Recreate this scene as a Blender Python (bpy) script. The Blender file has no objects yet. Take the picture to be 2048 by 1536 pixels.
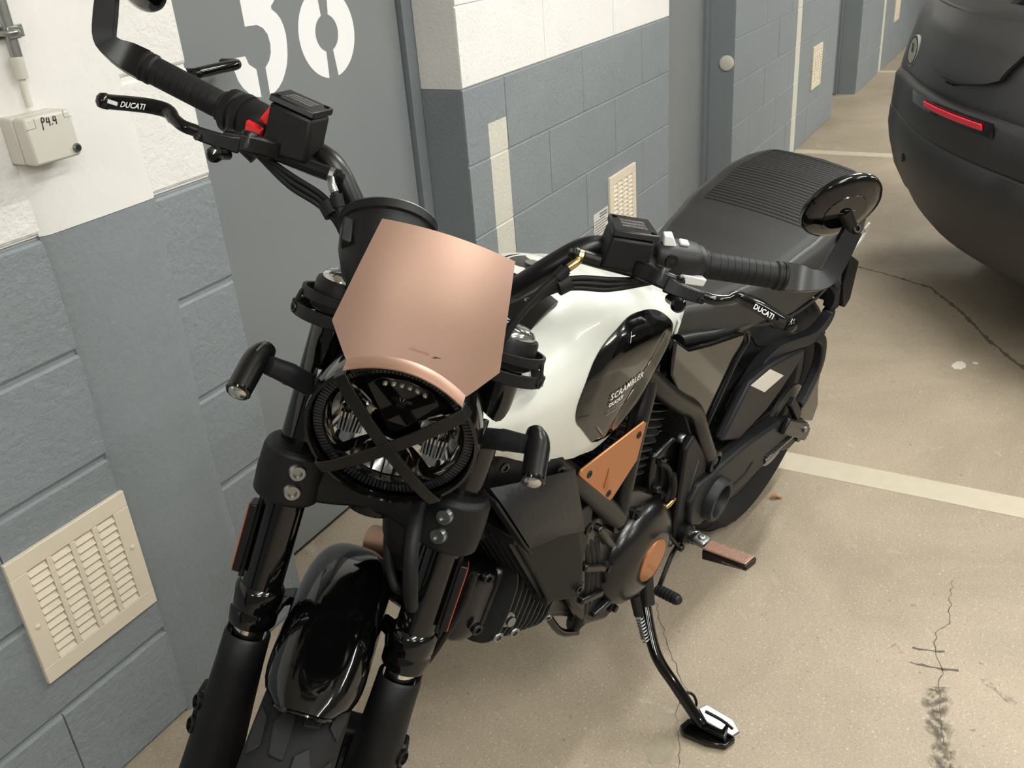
import bpy, bmesh, math, random
from math import sin, cos, pi, radians, sqrt, atan2
from mathutils import Vector as V, Matrix

random.seed(4)
C = bpy.context.scene.collection
SC = bpy.context.scene

# ------------------------------------------------------------------ camera, world, lights, exposure
cam_d = bpy.data.cameras.new('camera')
cam = bpy.data.objects.new('camera', cam_d)
C.objects.link(cam)
cam_d.sensor_fit = 'HORIZONTAL'
cam_d.sensor_width = 36.0
cam_d.lens = 1862.74 / 2048 * 36.0
cam_d.clip_start = 0.05
_r = V((0.48440, -0.87184, -0.07244)); _d = V((-0.42747, -0.16363, -0.88910)); _f = V((0.76330, 0.46165, -0.45195))
cam.matrix_world = Matrix(((_r.x, -_d.x, -_f.x, 0.0), (_r.y, -_d.y, -_f.y, -1.34026), (_r.z, -_d.z, -_f.z, 1.41580), (0, 0, 0, 1)))
SC.camera = cam

wd = bpy.data.worlds.new('garage_air'); SC.world = wd; wd.use_nodes = True
wd.node_tree.nodes['Background'].inputs[0].default_value = (1.0, 0.985, 0.95, 1)
wd.node_tree.nodes['Background'].inputs[1].default_value = 0.22

def area(name, loc, sx, sy, power, aim=None, col=(0.98, 1.0, 0.97)):
    d = bpy.data.lights.new(name, 'AREA'); d.shape = 'RECTANGLE'; d.size = sx; d.size_y = sy
    d.energy = power; d.color = col
    o = bpy.data.objects.new(name, d); C.objects.link(o); o.location = loc
    if aim: o.rotation_euler = (V(aim) - V(loc)).to_track_quat('-Z', 'Y').to_euler()
    return o
# fluorescent tubes of the garage ceiling (in rows along the aisle), with one row added to light the walls
for i, (x, y, p) in enumerate(((0.2, -2.05, 48), (2.6, -1.45, 62), (6.0, -2.05, 85), (9.0, -2.05, 85), (-1.4, -3.2, 62), (1.6, -3.6, 62), (4.6, -4.4, 90), (8.0, -4.6, 90), (0.4, -5.8, 80), (-2.6, -1.6, 40))):
    area('tube_and_fill_light', (x, y, 2.50), 1.4, 0.12, p*.86)
    area('ceiling_up_fill', (x, y, 2.30), 1.4, 0.12, p*.50, (x, y, 9))  # added upward fill below each tube, brightens the ceiling
SC.view_settings.view_transform = 'Standard'
SC.view_settings.look = 'None'
SC.view_settings.gamma = 1.0
SC.view_settings.exposure = -0.20
SC.view_settings.use_curve_mapping = False

# ------------------------------------------------------------------ materials
def lin(h):
    h = h.lstrip('#'); o = []
    for i in (0, 2, 4):
        c = int(h[i:i+2], 16) / 255
        o.append(c / 12.92 if c <= .04045 else ((c + .055) / 1.055) ** 2.4)
    return (*o, 1)

def mat(name, col, rough=.5, metal=0., coat=0., bump=0., bscale=200., spec=None, emit=0, trans=0., var=0., vscale=8., ior=None, aniso=0.):
    m = bpy.data.materials.new(name); m.use_nodes = True
    nt = m.node_tree; b = nt.nodes['Principled BSDF']
    b.inputs['Base Color'].default_value = lin(col) if isinstance(col, str) else col
    b.inputs['Roughness'].default_value = rough; b.inputs['Metallic'].default_value = metal
    b.inputs['Coat Weight'].default_value = coat; b.inputs['Coat Roughness'].default_value = .04
    b.inputs['Transmission Weight'].default_value = trans
    if ior: b.inputs['IOR'].default_value = ior
    if spec is not None: b.inputs['Specular IOR Level'].default_value = spec
    if emit: b.inputs['Emission Color'].default_value = lin(col); b.inputs['Emission Strength'].default_value = emit
    if aniso: b.inputs['Anisotropic'].default_value = aniso
    if bump or var:
        tc = nt.nodes.new('ShaderNodeTexCoord')
    if bump:
        n = nt.nodes.new('ShaderNodeTexNoise'); n.inputs['Scale'].default_value = bscale; n.inputs['Detail'].default_value = 3
        k = nt.nodes.new('ShaderNodeBump'); k.inputs['Strength'].default_value = bump; k.inputs['Distance'].default_value = .001
        nt.links.new(tc.outputs['Object'], n.inputs['Vector']); nt.links.new(n.outputs[0], k.inputs['Height']); nt.links.new(k.outputs[0], b.inputs['Normal'])
    if var:
        n = nt.nodes.new('ShaderNodeTexNoise'); n.inputs['Scale'].default_value = vscale; n.inputs['Detail'].default_value = 5
        mp = nt.nodes.new('ShaderNodeMapRange'); mp.inputs['To Min'].default_value = 1 - var; mp.inputs['To Max'].default_value = 1 + var
        mx = nt.nodes.new('ShaderNodeMix'); mx.data_type = 'RGBA'; mx.blend_type = 'MULTIPLY'; mx.inputs['Factor'].default_value = 1
        mx.inputs['A'].default_value = b.inputs['Base Color'].default_value
        nt.links.new(tc.outputs['Object'], n.inputs['Vector']); nt.links.new(n.outputs[0], mp.inputs['Value'])
        nt.links.new(mp.outputs[0], mx.inputs['B']); nt.links.new(mx.outputs['Result'], b.inputs['Base Color'])
    return m

def wall_paint(name, col, stripes=(), rough=.55, pits=.8):
    """rough painted concrete block; white stripes are painted on at fixed places on the wall"""
    m = bpy.data.materials.new(name); m.use_nodes = True
    nt = m.node_tree; N = nt.nodes; L = nt.links; b = N['Principled BSDF']
    b.inputs['Roughness'].default_value = rough
    g = N.new('ShaderNodeNewGeometry')
    n1 = N.new('ShaderNodeTexNoise'); n1.inputs['Scale'].default_value = 5; n1.inputs['Detail'].default_value = 4
    L.new(g.outputs['Position'], n1.inputs['Vector'])
    mr = N.new('ShaderNodeMapRange'); mr.inputs['To Min'].default_value = .92; mr.inputs['To Max'].default_value = 1.07
    L.new(n1.outputs[0], mr.inputs['Value'])
    mx = N.new('ShaderNodeMix'); mx.data_type = 'RGBA'; mx.blend_type = 'MULTIPLY'; mx.inputs['Factor'].default_value = 1
    mx.inputs['A'].default_value = lin(col); L.new(mr.outputs[0], mx.inputs['B'])
    out = mx.outputs['Result']
    if stripes:
        sx = N.new('ShaderNodeSeparateXYZ'); L.new(g.outputs['Position'], sx.inputs[0])
        def cmp(op, sock, v):
            q = N.new('ShaderNodeMath'); q.operation = op; L.new(sock, q.inputs[0]); q.inputs[1].default_value = v; return q.outputs[0]
        for x0, x1, ztop in stripes:
            fac = None
            for o_ in (cmp('GREATER_THAN', sx.outputs[0], x0), cmp('LESS_THAN', sx.outputs[0], x1), cmp('LESS_THAN', sx.outputs[2], ztop)):
                if fac is None: fac = o_
                else:
                    q = N.new('ShaderNodeMath'); q.operation = 'MULTIPLY'; L.new(fac, q.inputs[0]); L.new(o_, q.inputs[1]); fac = q.outputs[0]
            w = N.new('ShaderNodeMix'); w.data_type = 'RGBA'; L.new(fac, w.inputs['Factor']); L.new(out, w.inputs['A']); w.inputs['B'].default_value = lin('#c2bfb2'); out = w.outputs['Result']
    L.new(out, b.inputs['Base Color'])
    a = N.new('ShaderNodeTexNoise'); a.inputs['Scale'].default_value = 90; a.inputs['Detail'].default_value = 5; a.inputs['Roughness'].default_value = .6
    c = N.new('ShaderNodeTexNoise'); c.inputs['Scale'].default_value = 35; c.inputs['Detail'].default_value = 2
    L.new(g.outputs['Position'], a.inputs['Vector']); L.new(g.outputs['Position'], c.inputs['Vector'])
    r = N.new('ShaderNodeMapRange'); r.inputs['From Min'].default_value = .30; r.inputs['From Max'].default_value = .62; L.new(a.outputs[0], r.inputs['Value'])
    s_ = N.new('ShaderNodeMath'); s_.operation = 'ADD'; L.new(r.outputs[0], s_.inputs[0]); L.new(c.outputs[0], s_.inputs[1])
    k = N.new('ShaderNodeBump'); k.inputs['Strength'].default_value = pits; k.inputs['Distance'].default_value = .0022
    L.new(s_.outputs[0], k.inputs['Height']); L.new(k.outputs[0], b.inputs['Normal'])
    return m

M = {}
M['wall_white'] = wall_paint('white_block_paint', '#dcd9d5', pits=.5)
M['wall_grey'] = wall_paint('grey_block_paint', '#7b8184', stripes=((2.202, 2.302, .905), (5.597, 5.700, 1.0), (8.44, 8.54, 1.0)), pits=.5)
M['plaster_grey'] = wall_paint('smooth_grey_paint', '#7b8184', pits=.3)
M['plaster_white'] = wall_paint('smooth_white_paint', '#dcd9d5', pits=.15)
M['mortar_grey'] = wall_paint('grey_joint_paint', '#777d80', stripes=((2.202, 2.302, .905), (5.597, 5.700, 1.0), (8.44, 8.54, 1.0)), pits=.3)
M['mortar_white'] = wall_paint('white_joint_paint', '#d8d5d1', pits=.3)
M['door'] = mat('grey_door_paint', '#76797a', .42, bump=.05, bscale=60)
M['door_frame'] = mat('grey_frame_paint', '#71777b', .45)
M['dark_gap'] = mat('dark_gap', '#0b0b0b', .8)
M['sign_white'] = mat('white_sign_paint', '#e4e2e2', .5)
M['cream'] = mat('cream_painted_metal', '#d2c6b2', .4)
M['pvc'] = mat('pale_grey_plastic', '#c3bfb5', .4)
M['galv'] = mat('galvanised_steel', '#9b9c9a', .35, 1.0, bump=.1, bscale=40)
M['ink'] = mat('black_marker_ink', '#141414', .6)
M['gloss'] = mat('gloss_black_paint', '#050505', .07)
M['satin'] = mat('satin_black_metal', '#0a0a0b', .34, spec=.35)
M['black'] = mat('matte_black_plastic', '#0a0a0b', .5, spec=.28, bump=.12, bscale=900)
M['charcoal'] = mat('charcoal_plastic', '#151618', .5, spec=.3, bump=.1, bscale=900)
M['rubber'] = mat('black_rubber', '#0b0b0b', .6, spec=.3)
M['tyre'] = mat('tyre_rubber', '#131313', .75, spec=.3, bump=.25, bscale=300)
M['engine'] = mat('black_engine_casting', '#0b0b0b', .24, bump=.15, bscale=300)
M['fin'] = mat('cooling_fin_edge', '#222221', .35)
M['seat'] = mat('seat_vinyl', '#1a1918', .55, spec=.25, bump=.2, bscale=700)
M['seat_side'] = mat('seat_side_vinyl', '#292826', .45, spec=.3, bump=.15, bscale=700)
M['copper'] = mat('rose_copper_anodised', '#a98a7a', .44, .72, bump=.06, bscale=1800)
M['copper_deep'] = mat('copper_anodised', '#b97d52', .36, .8)
M['tank'] = mat('pearl_white_paint', '#bebfb8', .33, coat=.2)
M['chrome'] = mat('chrome', '#d8d8d6', .12, 1.0)
M['steel'] = mat('zinc_steel', '#8f918f', .33, 1.0)
M['brass'] = mat('zinc_gold_fitting', '#b9a06a', .25, 1.0)
M['red'] = mat('red_plastic', '#d1191c', .4)
M['white_btn'] = mat('light_grey_plastic', '#c9c9c8', .45)
M['orange'] = mat('orange_reflector', '#8c3a20', .3)
M['print'] = mat('white_print', '#dcdcd8', .5)
M['print_dim'] = mat('grey_print', '#8a8782', .5)
M['car'] = mat('dark_car_paint', '#302f30', .40, coat=.1)
M['car_low'] = mat('dark_bumper', '#242324', .48)
M['car_red'] = mat('red_reflector', '#e03040', .35, emit=0)
M['glass_dark'] = mat('dark_glass', '#07080a', .05)
M['label'] = mat('foil_label', '#c9c5bd', .35)
M['leaf'] = mat('dry_leaf', '#8f5a35', .7)
M['line'] = mat('floor_line_paint', '#afa592', .65, var=.10, vscale=25)
M['crack'] = mat('floor_crack', '#5f5749', .95)
M['mark'] = mat('dark_tyre_scuff', '#57524a', .9)
M['ceil'] = mat('ceiling_concrete', '#d6d3cc', .9)
def glass(name, rough=.02, col='#ffffff'):
    m = bpy.data.materials.new(name); m.use_nodes = True
    b = m.node_tree.nodes['Principled BSDF']
    b.inputs['Base Color'].default_value = lin(col); b.inputs['Roughness'].default_value = rough
    b.inputs['Alpha'].default_value = .10; b.inputs['IOR'].default_value = 1.45
    return m
M['glass'] = glass('clear_glass', .02, '#000000')
M['lens'] = mat('clear_indicator_lens', '#bdbdba', .06, .9)

def floor_mat():
    m = bpy.data.materials.new('worn_concrete'); m.use_nodes = True
    nt = m.node_tree; N = nt.nodes; L = nt.links; b = N['Principled BSDF']
    g = N.new('ShaderNodeNewGeometry')
    def noise(s, d=6, r=.55, dist=0.):
        n = N.new('ShaderNodeTexNoise'); n.inputs['Scale'].default_value = s; n.inputs['Detail'].default_value = d; n.inputs['Roughness'].default_value = r
        n.inputs['Distortion'].default_value = dist; L.new(g.outputs['Position'], n.inputs['Vector']); return n.outputs[0]
    cr = N.new('ShaderNodeValToRGB')
    e = cr.color_ramp.elements
    e[0].position = .32; e[0].color = lin('#857866'); e[1].position = .70; e[1].color = lin('#a39482')
    x = cr.color_ramp.elements.new(.5); x.color = lin('#948775')
    L.new(noise(1.6, 8, .62, .6), cr.inputs[0])
    def spots(src, lo, hi, col, amt, prev):
        r = N.new('ShaderNodeMapRange'); r.inputs['From Min'].default_value = lo; r.inputs['From Max'].default_value = hi; r.inputs['To Max'].default_value = amt
        L.new(src, r.inputs['Value'])
        w = N.new('ShaderNodeMix'); w.data_type = 'RGBA'; L.new(r.outputs[0], w.inputs['Factor']); L.new(prev, w.inputs['A']); w.inputs['B'].default_value = lin(col)
        return w.outputs['Result']
    o = spots(noise(240, 2), .56, .72, '#685f4e', .65, cr.outputs[0])
    o = spots(noise(180, 3), .58, .72, '#c9c0ad', .5, o)
    o = spots(noise(14, 5, .7, 1.2), .60, .75, '#7d7464', .45, o)
    o = spots(noise(9, 5, .7, .8), .62, .78, '#c6bdaa', .40, o)
    o = spots(noise(55, 3), .68, .74, '#554d40', .6, o)
    L.new(o, b.inputs['Base Color'])
    b.inputs['Roughness'].default_value = .55
    k = N.new('ShaderNodeBump'); k.inputs['Strength'].default_value = .25; k.inputs['Distance'].default_value = .001
    L.new(noise(130, 4), k.inputs['Height']); L.new(k.outputs[0], b.inputs['Normal'])
    return m
M['floor'] = floor_mat()

# ------------------------------------------------------------------ mesh helpers
def catmull(pts, n=6):
    P = [V(p) for p in pts]
    if len(P) < 3 or n <= 1: return P
    o = []
    for i in range(len(P) - 1):
        p0 = P[i-1] if i else P[0] * 2 - P[1]
        p1, p2 = P[i], P[i+1]
        p3 = P[i+2] if i + 2 < len(P) else P[-1] * 2 - P[-2]
        for k in range(n):
            t = k / n
            o.append(.5 * ((2*p1) + (p2-p0)*t + (2*p0-5*p1+4*p2-p3)*t*t + (3*p1-p0-3*p2+p3)*t**3))
    o.append(P[-1]); return o

class MB:
    def __init__(s): s.v = []; s.f = []
    def add(s, vs, fs):
        o = len(s.v); s.v += [tuple(x) for x in vs]; s.f += [tuple(i + o for i in q) for q in fs]; return s
    def hexa(s, c8):     # 8 corners: bottom 4 loop, top 4 loop
        return s.add(c8, [(3,2,1,0),(4,5,6,7),(0,1,5,4),(1,2,6,5),(2,3,7,6),(3,0,4,7)])
    def box(s, c, size, ax=None):
        c = V(c); X, Y, Z = ax if ax else (V((1,0,0)), V((0,1,0)), V((0,0,1)))
        x, y, z = X*size[0]/2, Y*size[1]/2, Z*size[2]/2
        return s.hexa([c-x-y-z, c+x-y-z, c+x+y-z, c-x+y-z, c-x-y+z, c+x-y+z, c+x+y+z, c-x+y+z])
    def box2(s, a, b):
        return s.box([(a[i]+b[i])/2 for i in range(3)], [abs(b[i]-a[i]) for i in range(3)])
    def loft(s, rings, cap=True, closed=True, loop=False):
        n = len(rings[0]); vs = [p for r in rings for p in r]; fs = []
        m = len(rings)
        for i in range(m if loop else m-1):
            a, b_ = i*n, ((i+1) % m)*n
            for k in range(n if closed else n-1):
                fs.append((a+k, a+(k+1) % n, b_+(k+1) % n, b_+k))
        if cap and not loop: fs.append(tuple(range(n-1, -1, -1))); fs.append(tuple(range((m-1)*n, m*n)))
        return s.add(vs, fs)
    def tube(s, pts, r, n=12, smooth=5, cap=True, loop=False, flat=None):
        P = catmull(pts, smooth); m = len(P)
        if isinstance(r, (list, tuple)):
            rr = []
            for i in range(m):
                t = i / (m-1) * (len(r)-1); k = min(int(t), len(r)-2); rr.append(r[k] + (r[k+1]-r[k])*(t-k))
        else: rr = [r]*m
        up = None; rings = []
        for i, p in enumerate(P):
            t = (P[min(i+1, m-1)] - P[max(i-1, 0)]).normalized()
            if up is None:
                up = V((0,0,1)) if abs(t.z) < .9 else V((1,0,0))
                if flat: up = V(flat)
            a = (up - t*up.dot(t)).normalized(); b_ = t.cross(a)
            if not flat: up = a
            rings.append([p + (a*cos(2*pi*k/n) + b_*sin(2*pi*k/n))*rr[i] for k in range(n)])
        return s.loft(rings, cap, True, loop)
    def bar(s, pts, w, t, up, smooth=1):
        """flat bar: width w along up-projected axis, thickness t across"""
        P = catmull(pts, smooth); m = len(P); rings = []
        for i, p in enumerate(P):
            T = (P[min(i+1, m-1)] - P[max(i-1, 0)]).normalized()
            U = V(up); a = (U - T*U.dot(T)).normalized(); b_ = T.cross(a)
            ww = w if not isinstance(w, (list, tuple)) else w[0] + (w[1]-w[0])*i/(m-1)
            rings.append([p + a*ww/2 + b_*t/2, p - a*ww/2 + b_*t/2, p - a*ww/2 - b_*t/2, p + a*ww/2 - b_*t/2])
        return s.loft(rings)
    def bar2(s, pts, th, ws, N, smooth=3):
        """flat bar whose broad face looks along N; ws: list of widths"""
        P = catmull(pts, smooth); m = len(P); rings = []; N = V(N)
        for i, p in enumerate(P):
            T = (P[min(i+1, m-1)] - P[max(i-1, 0)]).normalized(); n_ = (N - T*N.dot(T)).normalized(); a = n_.cross(T)
            t = i/(m-1)*(len(ws)-1); k = min(int(t), len(ws)-2); w = ws[k] + (ws[k+1]-ws[k])*(t-k)
            rings.append([p + a*w/2 + n_*th/2, p - a*w/2 + n_*th/2, p - a*w/2 - n_*th/2, p + a*w/2 - n_*th/2])
        return s.loft(rings)
    def cyl(s, p0, p1, r0, r1=None, n=20, cap=True):
        return s.tube([p0, p1], [r0, r0 if r1 is None else r1], n, 1, cap)
    def lathe(s, o, axis, prof, n=32, cap=True, a0=0., a1=2*pi, up=None):
        """prof: (radius, height along axis)"""
        o = V(o); Z = V(axis).normalized(); X = V(up) if up else (V((0,0,1)) if abs(Z.z) < .9 else V((1,0,0)))
        X = (X - Z*X.dot(Z)).normalized(); Y = Z.cross(X)
        full = abs(a1-a0-2*pi) < 1e-6
        k = n if full else n+1
        rings = [[o + Z*h + (X*cos(a0+(a1-a0)*i/n) + Y*sin(a0+(a1-a0)*i/n))*max(r, 1e-5) for i in range(k)] for r, h in prof]
        return s.loft(rings, cap and full, full)
    def prism(s, pts, th):
        P = [V(p) for p in pts]; t = V(th); n = len(P)
        return s.add(P + [p+t for p in P], [tuple(range(n-1, -1, -1)), tuple(range(n, 2*n))] + [(i, (i+1) % n, n+(i+1) % n, n+i) for i in range(n)])
    def sheet(s, rows, th):
        """thick sheet from a grid of points; th thickness along -normal"""
        R = [[V(p) for p in r] for r in rows]; a = len(R); b_ = len(R[0]); nn = []
        for i in range(a):
            q = []
            for j in range(b_):
                du = R[min(i+1,a-1)][j] - R[max(i-1,0)][j]; dv = R[i][min(j+1,b_-1)] - R[i][max(j-1,0)]
                q.append(du.cross(dv).normalized())
            nn.append(q)
        vs = [p for r in R for p in r] + [R[i][j] - nn[i][j]*th for i in range(a) for j in range(b_)]
        o = a*b_; fs = []
        for i in range(a-1):
            for j in range(b_-1):
                q = (i*b_+j, (i+1)*b_+j, (i+1)*b_+j+1, i*b_+j+1); fs.append(q); fs.append(tuple(o+x for x in reversed(q)))
        for i in range(a-1):
            fs.append((i*b_, o+i*b_, o+(i+1)*b_, (i+1)*b_)); fs.append(((i+1)*b_+b_-1, o+(i+1)*b_+b_-1, o+i*b_+b_-1, i*b_+b_-1))
        for j in range(b_-1):
            fs.append((j+1, o+j+1, o+j, j)); fs.append(((a-1)*b_+j, o+(a-1)*b_+j, o+(a-1)*b_+j+1, (a-1)*b_+j+1))
        return s.add(vs, fs)
    def mesh(s, name, m, smooth=True, ang=38):
        me = bpy.data.meshes.new(name); me.from_pydata(s.v, [], s.f); me.update()
        bm = bmesh.new(); bm.from_mesh(me); bmesh.ops.recalc_face_normals(bm, faces=bm.faces); bm.to_mesh(me); bm.free()
        if m: me.materials.append(m)
        if smooth:
            for p in me.polygons: p.use_smooth = True
            me.set_sharp_from_angle(angle=radians(ang))
        return me
    def build(s, name, m, parent=None, bevel=0, label=None, kind=None, seg=2, sub=0, ang=38, smooth=True):
        o = bpy.data.objects.new(name, s.mesh(name, m, smooth, ang)); C.objects.link(o)
        if parent: o.parent = parent
        if sub:
            k = o.modifiers.new('subdiv', 'SUBSURF'); k.levels = sub; k.render_levels = sub
        if bevel:
            k = o.modifiers.new('bevel', 'BEVEL'); k.width = bevel; k.segments = seg; k.limit_method = 'ANGLE'; k.angle_limit = radians(35); k.harden_normals = False
        if label: o['label'] = label
        if kind: o['kind'] = kind
        return o

def empty(name, loc=(0,0,0)):
    o = bpy.data.objects.new(name, None); C.objects.link(o); o.location = loc; o.empty_display_size = .1; return o
def tag(o, label, cat, group=None):
    o['label'] = label; o['category'] = cat
    if group: o['group'] = group
    return o
def dup_tree(o, parent=None, off=None):
    c = o.copy(); C.objects.link(c)
    if parent: c.parent = parent
    for ch in list(o.children): dup_tree(ch, c)
    return c

def text_mesh(body, shear=0., bold=0., space=1.):
    """flat lettering normalised to a unit box: returns verts (u,v) and faces"""
    cu = bpy.data.curves.new('lettering', 'FONT'); cu.body = body; cu.shear = shear; cu.offset = bold; cu.space_character = space; cu.resolution_u = 2
    ob = bpy.data.objects.new('lettering', cu); C.objects.link(ob)
    dg = bpy.context.evaluated_depsgraph_get(); me = bpy.data.meshes.new_from_object(ob.evaluated_get(dg))
    vs = [v.co.copy() for v in me.vertices]; fs = [tuple(p.vertices) for p in me.polygons]
    bpy.data.objects.remove(ob); bpy.data.curves.remove(cu); bpy.data.meshes.remove(me)
    x0 = min(v.x for v in vs); x1 = max(v.x for v in vs); y0 = min(v.y for v in vs); y1 = max(v.y for v in vs)
    return [((v.x-x0)/(x1-x0), (v.y-y0)/(y1-y0)) for v in vs], fs
def lettering(name, body, fn, m, parent, label=None, **k):
    uv, fs = text_mesh(body, **k); b = MB(); b.add([fn(u, v) for u, v in uv], fs)
    o = b.build(name, m, parent, smooth=False)
    if label: o['label'] = label
    return o

# ------------------------------------------------------------------ the room: floor, ceiling, walls, doors
ZB = 1.0137          # height of the white / grey paint boundary (a block joint)
def struct(o): o['kind'] = 'structure'; return o
fl = struct(MB().box2((-4, -9, -.12), (16, .32, 0)).build('floor', M['floor']))
struct(MB().box2((-4, -9, 2.62), (16, .32, 2.74)).build('ceiling', M['ceil']))
def line(pts_, name, m, z=.0006, label=None):
    o = MB().add([(x, y, z) for x, y in pts_], [tuple(range(len(pts_)))]).build(name, m, fl, smooth=False)
    if label: o['label'] = label
    return o
def ribbon(pts_, w, name, m, z=.0005):
    b = MB(); P = [V((x, y, z)) for x, y in pts_]
    rnd = random.Random(len(pts_)); Q = [P[0]]
    for a, c in zip(P, P[1:]):
        n = max(2, int((c-a).length/.012)); d = (c-a).normalized(); nn = V((-d.y, d.x, 0))
        for k in range(1, n+1): Q.append(a.lerp(c, k/n) + (nn*rnd.uniform(-.004, .004) if k < n else V()))
    vs = []; fs = []
    for i, p in enumerate(Q):
        d = (Q[min(i+1, len(Q)-1)] - Q[max(i-1, 0)]).normalized(); nn = V((-d.y, d.x, 0)); ww = w*rnd.uniform(.4, 1.3)/2
        vs += [p + nn*ww, p - nn*ww]
        if i: fs.append((2*i-2, 2*i-1, 2*i+1, 2*i))
    b.add(vs, fs); return b.build(name, m, fl, smooth=False)
for x in (2.21, 5.68, 8.48):
    line(((x, .0), (x, -5.2), (x+.092, -5.2), (x+.092, .0)), 'parking_line', M['line'])
ribbon([(1.896,-1.309),(1.796,-1.314),(1.746,-1.321),(1.702,-1.298),(1.658,-1.304),(1.599,-1.324),(1.539,-1.325),(1.40,-1.348)], .0022, 'floor_crack', M['crack'])
ribbon([(1.568,-.724),(1.491,-.77),(1.432,-.808),(1.383,-.845),(1.334,-.885),(1.261,-.886),(1.199,-.918),(1.10,-.95)], .0018, 'floor_crack', M['crack'])
ribbon([(3.87,-.673),(3.811,-.818),(3.699,-1.027),(3.463,-1.172),(3.273,-1.26),(3.124,-1.353),(2.8,-1.6)], .014, 'floor_crack', M['crack'])
for p_ in ([(1.639,-1.262),(1.646,-1.304),(1.654,-1.322)], [(1.594,-1.264),(1.599,-1.324),(1.609,-1.353)]): ribbon(p_, .006, 'tyre_scuff', M['mark'])
stm = bpy.data.materials.new('oily_floor_stain'); stm.use_nodes = True
_n = stm.node_tree; _b = _n.nodes['Principled BSDF']; _b.inputs['Base Color'].default_value = lin('#625b4f'); _b.inputs['Roughness'].default_value = .7
_g = _n.nodes.new('ShaderNodeNewGeometry'); _t = _n.nodes.new('ShaderNodeTexNoise'); _t.inputs['Scale'].default_value = 70; _t.inputs['Detail'].default_value = 6
_m = _n.nodes.new('ShaderNodeMapRange'); _m.inputs['From Min'].default_value = .40; _m.inputs['From Max'].default_value = .62; _m.inputs['To Max'].default_value = .38
_n.links.new(_g.outputs['Position'], _t.inputs['Vector']); _n.links.new(_t.outputs[0], _m.inputs['Value']); _n.links.new(_m.outputs[0], _b.inputs['Alpha'])
for w_, z_ in ((.020, .0007), (.034, .0009), (.05, .0011)):
    ribbon([(1.545,-1.318),(1.50,-1.326),(1.461,-1.332),(1.401,-1.348),(1.323,-1.362),(1.25,-1.372)], w_, 'floor_stain', stm, z_)
for c_ in ([(1.605,-1.40),(1.575,-1.43),(1.56,-1.46)], [(1.63,-1.225),(1.612,-1.245)]): ribbon(c_, .016, 'floor_stain', stm, .0008)
def patch(cx, cy, rx, ry, name, m, seed):
    r = random.Random(seed); n = 26
    line([(cx+rx*r.uniform(.7, 1.15)*cos(2*pi*k/n), cy+ry*r.uniform(.7, 1.15)*sin(2*pi*k/n)) for k in range(n)], name, m)
pitm = mat('chipped_concrete', '#8b8270', .95, bump=.8, bscale=160, var=.25, vscale=60)
palem = mat('dried_white_splash', '#c9c4b8', .8)
patch(1.175, -.888, .045, .026, 'chipped_patch', pitm, 2)
patch(3.03, -1.20, .035, .022, 'white_splash', palem, 7); patch(3.066, -1.245, .010, .009, 'white_splash', palem, 8)
patch(1.48, .011, .010, .012, 'white_splash', palem, 9)

block_cache = {}
def block_mesh(w, h, white, c=.0040):
    k = (round(w, 3), round(h, 3), white, c)
    if k not in block_cache:
        b = MB(); v = .0010
        a = [(0,.007,0),(w,.007,0),(w,.007,h),(0,.007,h)]; f = [(v,0,c),(w-v,0,c),(w-v,0,h-c),(v,0,h-c)]; m_ = [(v*.25,.0025,c*.2),(w-v*.25,.0025,c*.2),(w-v*.25,.0025,h-c*.2),(v*.25,.0025,h-c*.2)]
        b.loft([a, m_, f])
        block_cache[k] = b.mesh('block', M['wall_white'] if white else M['wall_grey'], False)
    return block_cache[k]
def block_wall(name, x0, x1, y, joints, depth, skip=(), jw=.0018):
    """joints: two lists of vertical joint phases for alternate courses"""
    g = struct(MB().box2((x0, y+.0015+jw*.75, 0), (x1, y+depth, ZB)).build(name, M['mortar_grey'], bevel=.002))
    u = MB().box2((x0, y+.0015+jw*.75, ZB+.0005), (x1, y+depth, 2.6)).build('upper_wall', M['mortar_white'], g, bevel=.002); u['kind'] = 'structure'
    for i in range(-5, 8):
        z0 = ZB + .2*i; z1 = z0 + .2
        if i == -5: z0 = .004
        if i == 7: z1 = 2.6
        ph, per = joints[i % 2]
        xs = [x0]; k = math.floor((x0-ph)/per)
        while True:
            x = ph + per*k; k += 1
            if x > x1-.03: break
            if x > x0+.03 and not any(a < x < b_ for a, b_ in skip): xs.append(x)
        xs.append(x1)
        for a, b_ in zip(xs, xs[1:]):
            g0 = .0 if a == x0 else .0006; g1 = .0 if b_ == x1 else .0006
            zz0 = z0 + (jw*.8 if i > -5 else 0) + (.0012 if i == 0 else 0)
            o = bpy.data.objects.new('block', block_mesh(b_-a-g0-g1, z1-jw*.8-zz0, i >= 0, jw*1.4)); C.objects.link(o)
            o.parent = g; o.location = (a+g0, y + random.uniform(-.0006, .0006), zz0)
    return g
wl = block_wall('wall_left', -1.13, 1.220, .016, ((.962, .5), (.622, .5)), .115, skip=((1.05, 1.22),), jw=.0042)
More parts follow.
